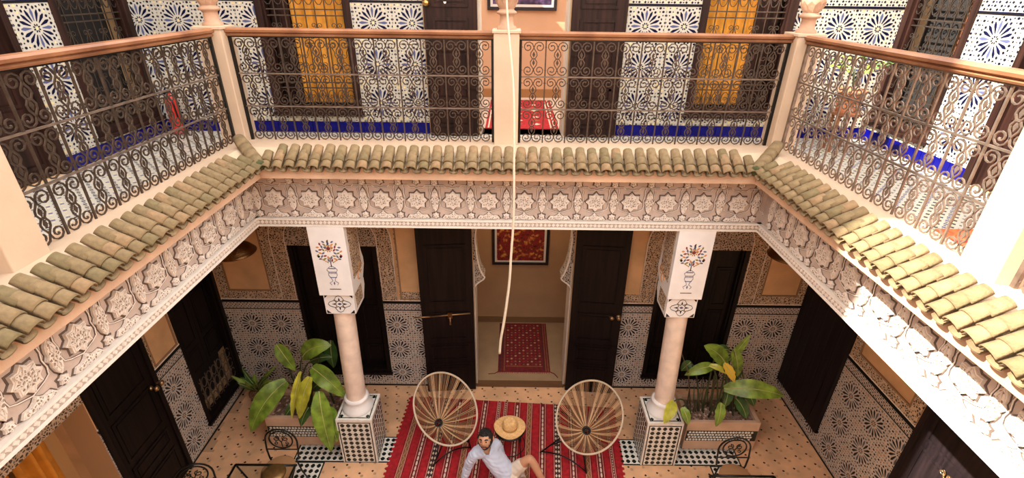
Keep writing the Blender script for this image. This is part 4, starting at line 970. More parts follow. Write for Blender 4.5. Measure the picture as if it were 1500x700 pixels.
def planter(label, x0, x1, leaves, extra):
    y0, y1, z1 = 4.555, 5.05, .54; t = thing('planter_bench', label, 'planter', ((x0+x1)/2, (y0+y1)/2, 0))
    mb = MB()
    for a, b, c, d in ((x0, x1, y0, y0+.05), (x0, x1, y1-.05, y1), (x0, x0+.05, y0+.05, y1-.05), (x1-.05, x1, y0+.05, y1-.05)): mb.box((a, c, .05), (b, d, z1), PEACH)
    mb.build('trough', t, bevel=.006)
    mb = MB(); mb.box((x0+.05, y0+.05, .05), (x1-.05, y1-.05, .49), SOIL); mb.build('soil', t)
    mb = MB(frame((0, y0, 0), (1, 0, 0), (0, -1, 0))); mb.box((x0+.01, .215, 0), (x1-.01, .395, .004), CHB)
    r = random.Random(3)
    n = int((x1-x0-.06)/.040)
    for i in range(n):
        for j in range(4):
            cx = x0+.04+i*.040+(j % 2)*.018+r.uniform(-.003, .003); cy = .240+j*.043; a = r.uniform(0, PI)
            mb.prism([(cx+.019*math.cos(a+q*2*PI/5), cy+.018*math.sin(a+q*2*PI/5)) for q in range(5)], .004, .006, CHK)
    mb.build('zellige_strip', t, kind='stuff')
    mb = MB()
    for i in range(70):
        px, py, s = r.uniform(x0+.06, x1-.06), r.uniform(y0+.06, y1-.06), r.uniform(.012, .022)
        mb.lathe([(s*.5, 0), (s, s*.5), (s*.6, s), (.001, s*1.1)], (px, py, .485), PEB, 6, False)
    mb.build('pebbles', t, kind='stuff')
    mb = MB(); mb.box((x0+.04, y0+.05, 0), (x1-.04, y1-.05, .05), ZBLK); mb.build('shadow_foot', t)  # black colour stands in for the shadow gap under the trough
    p = thing('broad_leaf_plant', extra, 'plant', ((x0+x1)/2, (y0+y1)/2, .49))
    for L in leaves: blade(p, *L[0], **L[1])
    return p
G, D, Yl = LEAFM
def rt(x, y=4.80): return (x, y, .47)
planter('peach plaster planter with zellige strip, left behind the iron table', -3.10, -2.12, [
  ((rt(-2.7), (-2.61, 4.9, 1.25), (-2.20, 4.88, 1.46), .13, G), dict(arch=.10)),
  ((rt(-2.6), (-2.30, 5.1, 1.36), (-2.33, 5.1, .90), .10, D), dict(arch=.04)),
  ((rt(-2.6), (-2.46, 4.78, 1.18), (-2.01, 4.58, .88), .125, G), dict(arch=.13)),
  ((rt(-2.6, 4.75), (-2.50, 4.58, 1.30), (-2.66, 4.42, .69), .05, Yl), dict(arch=.03, fold=.5)),
  ((rt(-2.6, 4.75), (-2.42, 4.62, 1.18), (-2.60, 4.48, .62), .10, Yl), dict(arch=.06)),
  ((rt(-2.7, 4.8), (-2.80, 4.74, .99), (-3.17, 4.35, .52), .16, G), dict(arch=.13)),
  ((rt(-2.4, 4.75), (-2.30, 4.52, 1.04), (-2.17, 4.25, .30), .135, G), dict(arch=.09)),
  ((rt(-2.4, 4.8), (-2.22, 4.55, .75), (-2.10, 4.30, .42), .10, G), dict(arch=.07)),
  ((rt(-2.8, 4.95), (-3.02, 5.1, 1.28), (-2.80, 5.0, .93), .10, G), dict(arch=.05)),
  ((rt(-2.8, 4.95), (-2.62, 5.08, 1.02), (-2.30, 5.05, 1.12), .07, D), dict(arch=.05)),
  ((rt(-2.5, 4.8), (-2.55, 4.66, .62), (-2.62, 4.50, .46), .07, D), dict(arch=.04)),
  ((rt(-2.75, 4.8), (-2.72, 4.80, .60), (-2.86, 4.62, .50), .07, D), dict(arch=.04)),
  ((rt(-2.3, 4.85), (-2.45, 5.0, .75), (-2.62, 4.95, .62), .08, D), dict(arch=.04)),
], 'large glossy bird-of-paradise leaved plant left of the doorway')
pr = planter('peach plaster planter with zellige strip, right of the right column', 2.33, 3.27, [
  ((rt(2.85), (2.74, 4.68, 1.0), (3.42, 4.53, 1.03), .125, G), dict(arch=.10)),
  ((rt(2.9), (2.89, 5.0, 1.18), (3.07, 5.0, 1.60), .055, G), dict(arch=.05)),
  ((rt(2.85), (2.80, 4.88, 1.22), (2.46, 4.88, 1.52), .12, G), dict(arch=.06)),
  ((rt(2.7), (2.60, 4.78, 1.28), (2.24, 4.75, 1.15), .075, G), dict(arch=.06)),
  ((rt(2.8), (2.50, 4.72, 1.34), (2.70, 4.65, 1.27), .04, Yl), dict(arch=.05)),
  ((rt(2.8), (2.58, 4.55, 1.52), (2.74, 4.50, 1.28), .06, YELF), dict(arch=.03)),
  ((rt(2.95), (2.86, 4.92, 1.44), (2.99, 4.88, 1.02), .085, G), dict(arch=.05)),
  ((rt(2.6), (2.66, 4.95, 1.40), (2.84, 4.95, 1.38), .06, D), dict(arch=.04)),
  ((rt(2.40, 4.70), (2.00, 4.36, 1.10), (1.86, 4.18, .92), .075, Yl), dict(arch=.05)),
  ((rt(2.42, 4.70), (2.12, 4.38, .98), (2.20, 4.28, .80), .06, G), dict(arch=.04)),
  ((rt(2.65, 4.70), (2.66, 4.52, .92), (2.61, 4.40, .64), .07, G), dict(arch=.05)),
  ((rt(3.05), (3.0, 4.8, .72), (3.12, 4.65, .52), .09, D), dict(arch=.05)),
  ((rt(3.1), (3.12, 4.9, .78), (3.26, 4.78, .60), .08, D), dict(arch=.05)),
  ((rt(3.0), (2.92, 4.9, .80), (2.85, 4.75, .60), .08, D), dict(arch=.05)),
  ((rt(2.55), (2.40, 5.0, 1.15), (2.30, 5.0, 1.0), .07, D), dict(arch=.04)),
  ((rt(3.15), (3.05, 5.02, 1.1), (3.02, 5.0, .8), .07, D), dict(arch=.04)),
], 'large leaved plant with bare stems right of the right column')
mb = MB()
for i in range(16):
    x = 2.42+i*.047; a = rnd.uniform(-.14, .14); mb.tube([(x, 4.78+rnd.uniform(-.1, .15), .47), (x+a*.5, 4.85, .62), (x+a, 4.86, .85+rnd.uniform(0, .25))], [.012, .009, .005], DSTEM if i % 2 else STEM, 5)
mb.tube([(2.45, 4.8, .48), (2.28, 4.75, 1.2), (2.0, 4.62, 1.8)], [.010, .008, .004], DSTEM, 5)
mb.build('bare_stems', pr)
t = thing('potted_plant', 'small spiky potted plant in the left far corner of the court', 'plant', (-3.62, 5.36, 0))
mb = MB(); mb.lathe([(.09, 0), (.12, .16), (.13, .17), (.13, .20), (.11, .20), (.10, .17)], (-3.62, 5.36, .0), mat('woven brown pot', (.26, .13, .07), .8, var=.4, vs=50, bump=1, bs=120), 16); mb.build('pot', t)
for i in range(11):
    a = i*2.4; r_ = .12+.05*(i % 3); blade(t, (-3.62, 5.36, .18), (-3.62+.04*math.cos(a), 5.36+.04*math.sin(a), .25), (-3.62+(r_+.13)*math.cos(a), 5.36+(r_+.02)*math.sin(a), .42+.10*(i % 3)), .035, LEAFM[i % 2], arch=.06, sr=.005)

# ================= RUGS =================
def kilim():
    t = thing('rug', 'large red striped kilim under the two cord chairs and the man', 'rug', (0, 4.4, .008), R(-3.6))
    M = MAT[t]; W, Y0, Y1 = 2.99, -1.4, .99
    mb = MB(M); mb.box((-W/2, Y0, 0), (W/2, Y1, .010), RED)
    mb.build('rug_field', t)
    r = random.Random(2)
    st = [(-1.33, 'B'), (-1.14, 'D'), (-.94, 'X'), (-.75, 'D'), (-.56, 'B'), (-.37, 'D'), (-.17, 'L'), (-.07, 'L'), (.10, 'D'), (.28, 'B'), (.47, 'D'), (.67, 'X'), (.87, 'D'), (1.06, 'B'), (1.22, 'D'), (1.38, 'L')]
    mb = MB(M); z = .010; z1 = .0118
    for x, k in st:
        w_ = {'B': .05, 'D': .06, 'X': .075, 'L': .03}[k]
        mb.box((x-w_/2, Y0, z), (x+w_/2, Y1, z+.0006), {'B': WOOLB, 'D': DRED, 'X': WOOLD, 'L': DRED}[k])
        for s in (-1, 1): mb.box((x+s*(w_/2+.006)-.002, Y0, z), (x+s*(w_/2+.006)+.002, Y1, z1), WOOLW); mb.box((x+s*(w_/2+.022)-.004, Y0, z), (x+s*(w_/2+.022)+.004, Y1, z1), DRED)
        y = Y0+.01; q = {'B': .05, 'D': .075, 'X': .072, 'L': .04}[k]; i = 0
        while y+q < Y1:
            c = y+q/2
            if k == 'D': mb.prism([(x-.008, c-q*.42), (x+.008, c-q*.42), (x+.012, c), (x+.008, c+q*.42), (x-.008, c+q*.42), (x-.012, c)], z+.0006, z1, WOOLW)
            elif k == 'X':
                for s in (-1, 1): mb.prism([(x+s*.018, c-q*.36), (x+s*.018+.014, c), (x+s*.018, c+q*.36), (x+s*.018-.014, c)], z+.0006, z1, WOOLW)
            elif k == 'B': s = 1 if i % 2 else -1; mb.prism(orient([(x-s*.018, c-q*.5), (x-s*.010, c-q*.5), (x+s*.018, c+q*.4), (x+s*.010, c+q*.4)]), z+.0006, z1, STRAWR)
            else: mb.prism([(x-.005, c-.012), (x+.005, c-.012), (x+.005, c+.012), (x-.005, c+.012)], z+.0006, z1, WOOLW)
            y += q; i += 1
    mb.build('woven_stripes', t, kind='stuff')
    mb = MB(M); y = Y0
    while y < Y1-.02:
        for s in (-1, 1): mb.prism(orient([(s*W/2, y), (s*(W/2+.026), y+.008), (s*(W/2+.026), y+.034), (s*W/2, y+.042)]), 0, .009, RED)
        y += .075
    mb.build('tufted_edge', t, kind='stuff')
STRAWR = mat('tan wool', (.50, .28, .14), .95)
kilim()
t = thing('rug', 'narrow red patterned runner with tasselled end inside the doorway', 'rug', (.25, 6.6, .057)); Z = .057
mb = MB(); mb.box((-.15, 5.98, Z), (.68, 7.24, Z+.010), DRED); mb.build('rug_field', t); mb = MB()
for x in (-.12, -.085, -.05, .585, .615, .65): mb.box((x-.006, 5.99, Z+.010), (x+.006, 7.23, Z+.0115), (WOOLD, WOOLB)[int(abs(x*100)) % 2])
mb.box((-.03, 6.10, Z+.010), (.56, 6.115, Z+.0115), WOOLB)
for i in range(16):
    for j in range(9):
        cx, cy = .0+j*.066, 6.15+i*.068; s = .022 if (i+j) % 2 else .015
        mb.prism([(cx, cy-s), (cx+s, cy), (cx, cy+s), (cx-s, cy)], Z+.010, Z+.0115, (RED, WOOLB, STRAWR)[(i*2+j) % 3])
for i in range(26): mb.tube([(-.14+i*.032, 5.985, Z+.004), (-.145+i*.032+rnd.uniform(-.01, .01), 5.95, Z+.003)], .005, RED, 4)
mb.tube([(-.14, 5.99, Z+.005), (-.2, 5.94, Z+.004), (-.3, 5.93, Z+.004)], .006, DRED, 4); mb.tube([(.67, 5.99, Z+.005), (.74, 5.95, Z+.004), (.79, 5.86, Z+.004)], .007, DRED, 4)
mb.build('woven_motifs', t, kind='stuff')

# ================= CORD CHAIRS =================
def cord_chair(label, F, B, wd, hub, feet, seed):
    F, B, hub = Vector(F), Vector(B), Vector(hub); Cc = (F+B)/2; u = (B-F); La = u.length/2; u.normalize()
    ho = Vector((u.x, u.y, 0)).normalized(); wv = Vector((-ho.y, ho.x, 0)); t = thing('cord_chair', label, 'chair', (Cc.x, Cc.y, .012), math.atan2(-ho.y, -ho.x))
    N = 104; pts = []
    for i in range(N):
        a = 2*PI*i/N; c, s = math.cos(a), math.sin(a)
        pts.append(Cc+u*La*c+wv*(wd/2)*s*(1+.0*c)+u.cross(wv)*0)
    mb = MB(); mb.tube(pts, .0125, RIM, 8, True); mb.build('rim', t)
    dn = u.cross(wv).normalized(); dn = dn if dn.z < 0 else -dn
    back = Vector((ho.x*.2, ho.y*.2, -1)).normalized(); hr = .050; hn = (F-B).cross(wv).normalized()
    hn = Vector((0, -.45, .9)).normalized(); hx = Vector((1, 0, 0)); hy = hn.cross(hx)
    hp = []; mb = MB()
    r = random.Random(seed)
    for i in range(N):
        if r.random() < .10: continue
        cr_ = r.uniform(.0026, .0040)
        p = pts[i]; rel = p-hub; ang = math.atan2(rel.dot(hy), rel.dot(hx)); q = hub+(hx*math.cos(ang)+hy*math.sin(ang))*hr
        mid = p.lerp(q, .5)+Vector((0, 0, -.075))+ho*.02
        for o_ in (0, .55):
            pp = pts[i].lerp(pts[(i+1) % N], min(1, o_+r.uniform(0, .25))); c_ = bez(pp, mid+(pp-p), q, 5)
            mb.tube(c_, cr_, (CORD, CORDM, CORD, CORDM, CORDM)[(i*3+seed) % 5], 4, caps=False)
    mb.build('cord_seat', t, kind='stuff')
    mb = MB(); mb.tube([hub+(hx*math.cos(k*PI/6)+hy*math.sin(k*PI/6))*hr for k in range(12)], .012, BLK, 6, True); mb.build('hub_ring', t)
    mb = MB(); mb.tube([hub+(hx*math.cos(k*PI/6)+hy*math.sin(k*PI/6))*hr*.8-Vector((0, 0, .03)) for k in range(12)], .010, BLK, 6, True)
    mb.build('hub_frame', t)
    for k, f in enumerate(feet):
        f = Vector(f); j = min(range(N), key=lambda i: (pts[i]-f).length if k < 2 else (pts[i]-f).length)
        mb = MB(); a = hub-Vector((0, 0, .035)); e = pts[(j) % N].lerp(hub, .12)-Vector((0, 0, .03))
        mb.tube([e, e.lerp(f, .5), f], .011, BLK, 6); mb.tube([f.lerp(e, .45), a], .009, BLK, 6); mb.build('leg', t)
    mb = MB(); fs = [Vector(f) for f in feet]
    mb.tube([fs[0].lerp(fs[1], q/6)+Vector((0, 0, .02+.10*math.sin(PI*q/6))) for q in range(7)], .009, BLK, 6); mb.build('stretcher', t)
cord_chair('round natural-cord chair left of the man, tilted toward the court centre', (-.55, 4.35, .37), (-1.02, 5.00, .885), .80, (-.905, 4.72, .30), ((-.93, 4.27, .02), (-.47, 4.56, .02), (-.86, 5.0, .02)), 1)
cord_chair('round natural-cord chair at the right side of the kilim', (.855, 4.225, .38), (1.255, 4.90, .875), .83, (1.055, 4.62, .30), ((.45, 4.50, .02), (1.02, 4.20, .02), (1.2, 4.9, .02)), 2)

# ---- small table with hat
t = thing('side_table', 'small black wire stool under the straw hat between the chairs', 'table', (.045, 4.52, .018)); cx, cy = .045, 4.52
mb = MB(); mb.lathe([(.19, .425), (.20, .43), (.20, .44), (.19, .445)], (cx, cy, 0), BLK, 28); mb.build('table_top', t)
for i in range(4):
    a = PI/4+i*PI/2; mb = MB(); mb.tube([(cx+.17*math.cos(a), cy+.17*math.sin(a), .425), (cx+.215*math.cos(a), cy+.215*math.sin(a), .022)], .008, BLK, 6); mb.build('leg', t)
mb = MB(); mb.tube([(cx+.20*math.cos(k*PI/12), cy+.20*math.sin(k*PI/12), .16) for k in range(24)], .006, BLK, 5, True); mb.build('foot_ring', t)
t = thing('straw_hat', 'wide brimmed straw hat lying on the small black stool', 'hat', (cx, cy, .446))
mb = MB(); pr_ = [(.0, .012), (.10, .006), (.14, .004), (.175, .010), (.192, .022), (.195, .026), (.19, .030), (.172, .019), (.14, .013), (.096, .014), (.090, .05), (.084, .10), (.074, .128), (.056, .138), (.030, .128), (.001, .120)]
n = 36; vs = [((cx+r_*math.cos(2*PI*j/n)*(1.0+.05*math.cos(4*PI*j/n)), cy+r_*math.sin(2*PI*j/n), .446+z+(.012*math.cos(2*(2*PI*j/n)) if r_ > .13 else 0))) for r_, z in pr_ for j in range(n)]
vs = [(a, b, max(c, .447)) for a, b, c in vs]
mb.add(vs, [(i*n+j, i*n+(j+1) % n, (i+1)*n+(j+1) % n, (i+1)*n+j) for i in range(len(pr_)-1) for j in range(n)], STRAW, True); mb.build('brim_and_crown', t)
mb = MB(); mb.lathe([(.099, .016), (.097, .045)], (cx, cy, .446), BAND, 36, False); mb.build('hat_band', t)

# ================= IRON CHAIRS AND TABLES =================
def iron_chair(label, x, y, rz):
    t = thing('iron_chair', label, 'chair', (x, y, .004), rz); M = MAT[t]
    mb = MB(M); mb.lathe([(.18, .44), (.19, .45), (.19, .455), (.17, .47), (.001, .475)], (0, 0, 0), mat('tan seat pad', (.42, .22, .10), .8), 24); mb.build('seat', t)
    for sx in (-1, 1):
        mb = MB(M); mb.tube([(sx*.15, -.12, .44), (sx*.17, -.16, .2), (sx*.2, -.2, 0)], .010, BLK, 6); mb.build('leg', t)
        mb = MB(M); mb.tube([(sx*.15, .14, .46), (sx*.16, .18, .2), (sx*.19, .22, 0)], .010, BLK, 6); mb.build('leg', t)
    mb = MB(M); yb = .16
    arc = [(-.17, yb, .44), (-.185, yb+.01, .58)]+[(-.185*math.cos(PI*k/12), yb+.03, .70+.19*math.sin(PI*k/12)) for k in range(13)]+[(.185, yb+.01, .58), (.17, yb, .44)]
    mb.tube(arc, .0105, BLK, 6); mb.build('back_arch', t)
    mb = MB(M); mb.tube([(.135*math.cos(PI*k/12), yb+.03, .72+.135*math.sin(PI*k/12)) for k in range(24)], .009, BLK, 6, True)
    for s in (-1, 1):
        mb.tube([(px, yb+.03, pz) for px, pz in scroll(s*.055, .74, .045, PI/2, 1.2, s, 12)[::-1]+[(0, .68), (0, .59)]], .006, BLK, 5)
        mb.tube([(px, yb+.03, pz) for px, pz in scroll(s*.07, .665, .028, PI/2, 1.1, s, 10)], .005, BLK, 5)
    mb.tube([(-.185, yb+.02, .575), (.185, yb+.02, .575)], .008, BLK, 6); mb.build('back_scrolls', t)
iron_chair('black iron scroll-back chair by the left planter', -2.64, 3.87, 0); iron_chair('black iron scroll-back chair by the right planter', 2.67, 3.82, 0)
iron_chair('black iron scroll-back chair at the bottom left corner of the picture', -3.30, 3.40, R(25))
def iron_table(label, x0, x1, y1, tray):
    y0 = y1-.7; t = thing('iron_table', label, 'table', ((x0+x1)/2, (y0+y1)/2, .004))
    mb = MB(); z = .735
    for a, b in (((x0, y0), (x1, y0)), ((x1, y0), (x1, y1)), ((x1, y1), (x0, y1)), ((x0, y1), (x0, y0))): mb.tube([(a[0], a[1], z), (b[0], b[1], z)], .013, BLK, 6)
    mb.build('table_frame', t)
    g = mat('clear glass', (.8, .85, .83), .03); g.node_tree.nodes['Principled BSDF'].inputs['Transmission Weight'].default_value = 1; g.node_tree.nodes['Principled BSDF'].inputs['IOR'].default_value = 1.05
    mb = MB(); mb.box((x0+.01, y0+.01, z-.004), (x1-.01, y1-.01, z+.004), g); mb.build('glass_top', t)
    for x, s in ((x0, 1), (x1, -1)):
        for y in (y0, y1): mb = MB(); mb.tube([(x, y, z), (x+s*.10, y, .45), (x+s*.02, y, .2), (x+s*.04, y, .008)], .010, BLK, 6); mb.build('leg', t)
    if tray:
        mb = MB(); mb.lathe([(.001, .745), (.12, .746), (.13, .76), (.12, .775), (.06, .79), (.001, .795)], (tray[0], tray[1], 0), mat('tarnished brass', (.24, .14, .05), .4, .7, var=.2, vs=20), 28); mb.build('brass_tray', None, label='round tarnished brass tray on the left glass table', cat='tray')
iron_table('black iron glass-topped table at the bottom edge, left', -2.99, -2.33, 3.71, (-2.51, 3.58)); iron_table('black iron glass-topped table at the bottom edge, right', 2.24, 2.95, 3.63, None)

# ---- copper lamps in the far corners of the ground gallery
def lamp(label, x, y, z):
    t = thing('pendant_lamp', label, 'lamp', (x, y, z))
    mb = MB(); mb.lathe([(.21, 0), (.215, .008), (.20, .02), (.17, .06), (.12, .10), (.05, .13), (.02, .15)], (x, y, z), COPPER, 36, False); mb.lathe([(.205, .004), (.16, .055), (.05, .12), (.02, .14)], (x, y, z), COPPER, 36, False); mb.build('lamp_shade', t)
    mb = MB(); mb.tube([(x, y, z+.14), (x, y, 3.51)], .006, BRONZE, 6); mb.build('chain', t)
    mb = MB(); mb.lathe([(.04, 0), (.05, .012), (.02, .02)], (x, y, 3.485), BRONZE, 16); mb.build('ceiling_rose', t)
lamp('dark copper dish lamp hanging in the left far corner of the court gallery', -2.98, 4.72, 2.86); lamp('dark copper dish lamp hanging in the right far corner of the court gallery', 3.10, 4.78, 2.86)

# ---- hanging rope
t = MB(); pts = [(-.035, 3.98, 6.9), (-.028, 3.98, 6.0), (-.02, 3.98, 5.37), (.03, 3.98, 4.85), (.045, 3.98, 4.5), (.052, 3.98, 3.7), (.035, 3.98, 3.3), (.018, 3.98, 2.95), (-.025, 3.98, 2.55), (-.06, 3.98, 2.30), (-.072, 3.98, 2.12)]
def smooth(p, n=4):
    p = [Vector(q) for q in p]; out = []
    for i in range(len(p)-1):
        a, b, c, d = p[max(i-1, 0)], p[i], p[i+1], p[min(i+2, len(p)-1)]
        for k in range(n):
            u = k/n; out.append(.5*((2*b)+(c-a)*u+(2*a-5*b+4*c-d)*u*u+(3*b-a-3*c+d)*u**3))
    return out+[p[-1]]
pp = smooth(pts); t.tube(pp, [.005+.009*min(1, i/(len(pp)*.75)) for i in range(len(pp))], ROPE, 8)
t.build('rope', None, label='pale rope hanging down the middle of the court', cat='rope')

# ================= MAN =================
def skinned(name, V, E, mat_, parent=None, sub=2, root=0, keep=False):
    me = bpy.data.meshes.new(name); me.from_pydata([v[0] for v in V], E, []); o = bpy.data.objects.new(name, me); C.objects.link(o)
    md = o.modifiers.new('s', 'SKIN'); md.use_smooth_shade = True; md.branch_smoothing = .4
    if not me.skin_vertices: pass
    sv = me.skin_vertices[0].data if me.skin_vertices else None
    if sv is None:
        bm = bmesh.new(); bm.from_mesh(me); bm.verts.layers.skin.verify(); bm.to_mesh(me); bm.free(); sv = me.skin_vertices[0].data
    for i, v in enumerate(V): r = v[1]; sv[i].radius = r if isinstance(r, tuple) else (r, r); sv[i].use_root = (i == root)
    o.modifiers.new('d', 'SUBSURF').levels = sub; o.modifiers['d'].render_levels = sub
    dg = bpy.context.evaluated_depsgraph_get(); ev = bpy.data.meshes.new_from_object(o.evaluated_get(dg)); bpy.data.objects.remove(o)
    ev.name = name
    return ev
def to_obj(me, name, mat_, parent, smooth=True):
    me.materials.clear(); me.materials.append(mat_); inv = MAT[parent].inverted(); me.transform(inv)
    for p in me.polygons: p.use_smooth = smooth; p.material_index = 0
    o = bpy.data.objects.new(name, me); C.objects.link(o); o.parent = parent; MAT[o] = MAT[parent]; return o
man = thing('person', 'dark-haired bearded man in pale blue shirt and beige shorts sitting on the red kilim', 'person', (0, 4.0, .02))
V = [((.03, 4.02, .14), (.125, .11)), ((-.05, 4.05, .28), (.105, .085)), ((-.155, 4.09, .44), (.115, .085)), ((-.225, 4.11, .55), (.092, .070)), ((-.245, 4.105, .635), .05), ((-.243, 4.085, .70), .05),
     ((-.372, 4.03, .568), .034), ((-.455, 4.03, .33), .043), ((-.515, 3.99, .10), .028), ((-.53, 3.97, .055), .026),
     ((-.115, 4.19, .575), .042), ((-.07, 4.245, .34), .043), ((-.03, 4.25, .10), .028), ((-.02, 4.25, .055), .026),
     ((.065, 4.075, .16), .085), ((.29, 4.055, .475), .060), ((.365, 4.015, .34), .052), ((.49, 3.94, .10), .035), ((.52, 3.93, .06), .032), ((.62, 3.88, .045), .028),
     ((.05, 3.92, .14), .085), ((.32, 3.66, .16), .058), ((.30, 3.82, .13), .048), ((.235, 4.02, .08), .034), ((.22, 4.07, .07), .032), ((.20, 4.16, .06), .028)]
def chains(V, groups, m_):
    out = []
    for g in groups: out.append(skinned('limb', [V[k] for k in g], [(k, k+1) for k in range(len(g)-1)], m_))
    return out
def fuse(parts, name, vox, smooth=0):
    bm = bmesh.new()
    for p in parts: bm.from_mesh(p)
    be = [e for e in bm.edges if e.is_boundary]
    if be: bmesh.ops.holes_fill(bm, edges=be, sides=0)
    bmesh.ops.recalc_face_normals(bm, faces=bm.faces)
    me = bpy.data.meshes.new(name); bm.to_mesh(me); bm.free(); o = bpy.data.objects.new('tmp', me); C.objects.link(o)
    md = o.modifiers.new('r', 'REMESH'); md.mode = 'VOXEL'; md.voxel_size = vox; md.use_smooth_shade = True
    if smooth: q = o.modifiers.new('sm', 'SMOOTH'); q.iterations = smooth; q.factor = .5
    ev = bpy.data.meshes.new_from_object(o.evaluated_get(bpy.context.evaluated_depsgraph_get())); bpy.data.objects.remove(o); ev.name = name
    return ev
parts = chains(V, [(0, 1, 2, 3, 4, 5), (3, 6, 7, 8, 9), (3, 10, 11, 12, 13), (0, 14, 15, 16, 17, 18, 19), (0, 20, 21, 22, 23, 24, 25)], SKIN)
# hands, five fingers each
for hx, hy, sgn in ((-.53, 3.97, -1), (-.02, 4.25, 1)):
    base = Vector((hx, hy, .055)); d0 = Vector((-.45, -.75, 0)).normalized() if sgn < 0 else Vector((.3, .9, 0)).normalized(); sd_ = Vector((-d0.y, d0.x, 0))
    for k, (off, L_, an) in enumerate(((-.030, .062, -.18), (-.010, .074, -.05), (.010, .070, .06), (.028, .056, .2), (-.038, .050, -.9))):
        dd = (d0*math.cos(an)+sd_*math.sin(an)); a = base+d0*(.02 if k == 4 else .05)+sd_*off
        parts.append(skinned('finger', [(base, .016), (tuple(a+Vector((0, 0, -.012))), .0095), (tuple(a+dd*L_*.5+Vector((0, 0, -.012))), .0085), (tuple(a+dd*L_+Vector((0, 0, -.028))), .007)], [(0, 1), (1, 2), (2, 3)], SKIN, sub=1))
# head
hc = Vector((-.238, 4.035, .80)); f = Vector((-.20, -.90, .36)).normalized(); rgt = f.cross(Vector((-.12, 0, 1))).normalized(); upv = rgt.cross(f)
def hp(x, y, z): return hc+rgt*x+f*y+upv*z       # x right, y forward, z up
def head_pt(th_, ph_):
    x, y, z = math.sin(th_)*math.cos(ph_), math.sin(th_)*math.sin(ph_), math.cos(th_)
    X, Y, Z = x*.085, y*.098, z*.114
    if z < 0: X *= 1-.28*(-z)**1.5; Y *= 1-.10*(-z); 
    if y > 0:
        Y += .022*math.exp(-((x/.16)**2+((z+.12)/.20)**2))      # nose
        Y += .008*math.exp(-((x/.5)**2+((z-.25)/.10)**2))        # brow
        Y -= .012*math.exp(-(((abs(x)-.40)/.16)**2+((z-.06)/.12)**2))  # eye sockets
        Y += .008*math.exp(-((x/.28)**2+((z+.50)/.10)**2))       # lips
        Y += .012*math.exp(-((x/.3)**2+((z+.85)/.2)**2))         # chin
    else: Z += .0
    return X, Y, Z
n1, n2 = 40, 28; vs = [hp(*head_pt(PI*(i+.01)/(n2+.02), 2*PI*j/n1)) for i in range(n2+1) for j in range(n1)]
fs = [(i*n1+j, (i+1)*n1+j, (i+1)*n1+(j+1) % n1, i*n1+(j+1) % n1) for i in range(n2) for j in range(n1)]+[tuple(range(n1)), tuple(reversed(range(n2*n1, (n2+1)*n1)))]
hm = bpy.data.meshes.new('head'); hm.from_pydata(vs, [], fs); parts.append(hm)
for s in (-1, 1):
    em = MB(); em.tube([hp(s*.078, -.01, .03), hp(s*.092, -.018, .022), hp(s*.088, -.012, -.008), hp(s*.078, 0, -.03)], [.010, .012, .011, .007], SKIN, 8); parts.append(em.build('ear', mesh_only=True))
ev = fuse(parts, 'body', .0055)
body = to_obj(ev, 'body', SKIN, man)
# hair cap, beard, brows, eyes
def shell(cond, k, name, m, jit=.004, push=.008):
    mb = MB(); r = random.Random(5); n1, n2 = 48, 34; grid = {}
    for i in range(n2+1):
        for j in range(n1):
            th_, ph_ = PI*(i+.01)/(n2+.02), 2*PI*j/n1; X, Y, Z = head_pt(th_, ph_); w_ = cond(X, Y, Z)
            q = 1+w_*push/.1; grid[i, j] = (hp(X*q+r.uniform(-jit, jit)*(w_ > 0), Y*q+r.uniform(-jit, jit)*(w_ > 0), Z*q+r.uniform(-jit, jit)*(w_ > 0)), w_)
    vs = []; idx = {}
    for k_, (p, w_) in grid.items(): idx[k_] = len(vs); vs.append(p)
    fs = []
    for i in range(n2):
        for j in range(n1):
            q = [(i, j), (i+1, j), (i+1, (j+1) % n1), (i, (j+1) % n1)]
            if sum(grid[a][1] > 0 for a in q) >= 3: fs.append([idx[a] for a in q])
    mb.add(vs, fs, m, True); return mb.build(name, man)
def hairw(X, Y, Z):
    line = .062 if Y > .03 else (.062-(.03-Y)*1.1)
    line = max(line, -.05)
    if abs(X) > .055 and Y > 0: line = .0 if Y < .05 else .04
    return max(0, min(1, (Z-line)/.02))*(1.0+.5*max(0, Z-.06)/.07)
shell(hairw, 0, 'hair', HAIR, .005, .009)
mb = MB(); r = random.Random(9)
for i in range(90):   # short tufts on top
    a, q = r.uniform(0, 2*PI), r.uniform(0, 1)**.5; x, y = .062*q*math.cos(a), .075*q*math.sin(a)-.0; z = .112*math.sqrt(max(.05, 1-(x/.08)**2-(y/.098)**2))+.004
    mb.tube([hp(x, y, z-.015), hp(x*1.1+r.uniform(-.01, .01), y*1.1+r.uniform(-.008, .014), z+.004), hp(x*1.15+r.uniform(-.016, .016), y*1.15+r.uniform(-.01, .02), z+.010)], [.010, .007, .002], HAIR, 4)
mb.build('hair_tufts', man, kind='stuff')
def beardw(X, Y, Z):
    if Y < -.01: return 0
    jaw = Z < -.036 and not (abs(X) < .022 and -.075 < Z < -.055)
    side = abs(X) > .052 and Z < .015 and Y < .06
    mou = abs(X) < .034 and -.056 < Z < -.043 and Y > .05
    if jaw and Z > -.07 and abs(X) < .05 and not mou and abs(X) > .034: return .6 if Z < -.055 else 0
    return 1.0 if (jaw or side or mou) else 0
shell(beardw, 0, 'beard', HAIR, .0015, .006)
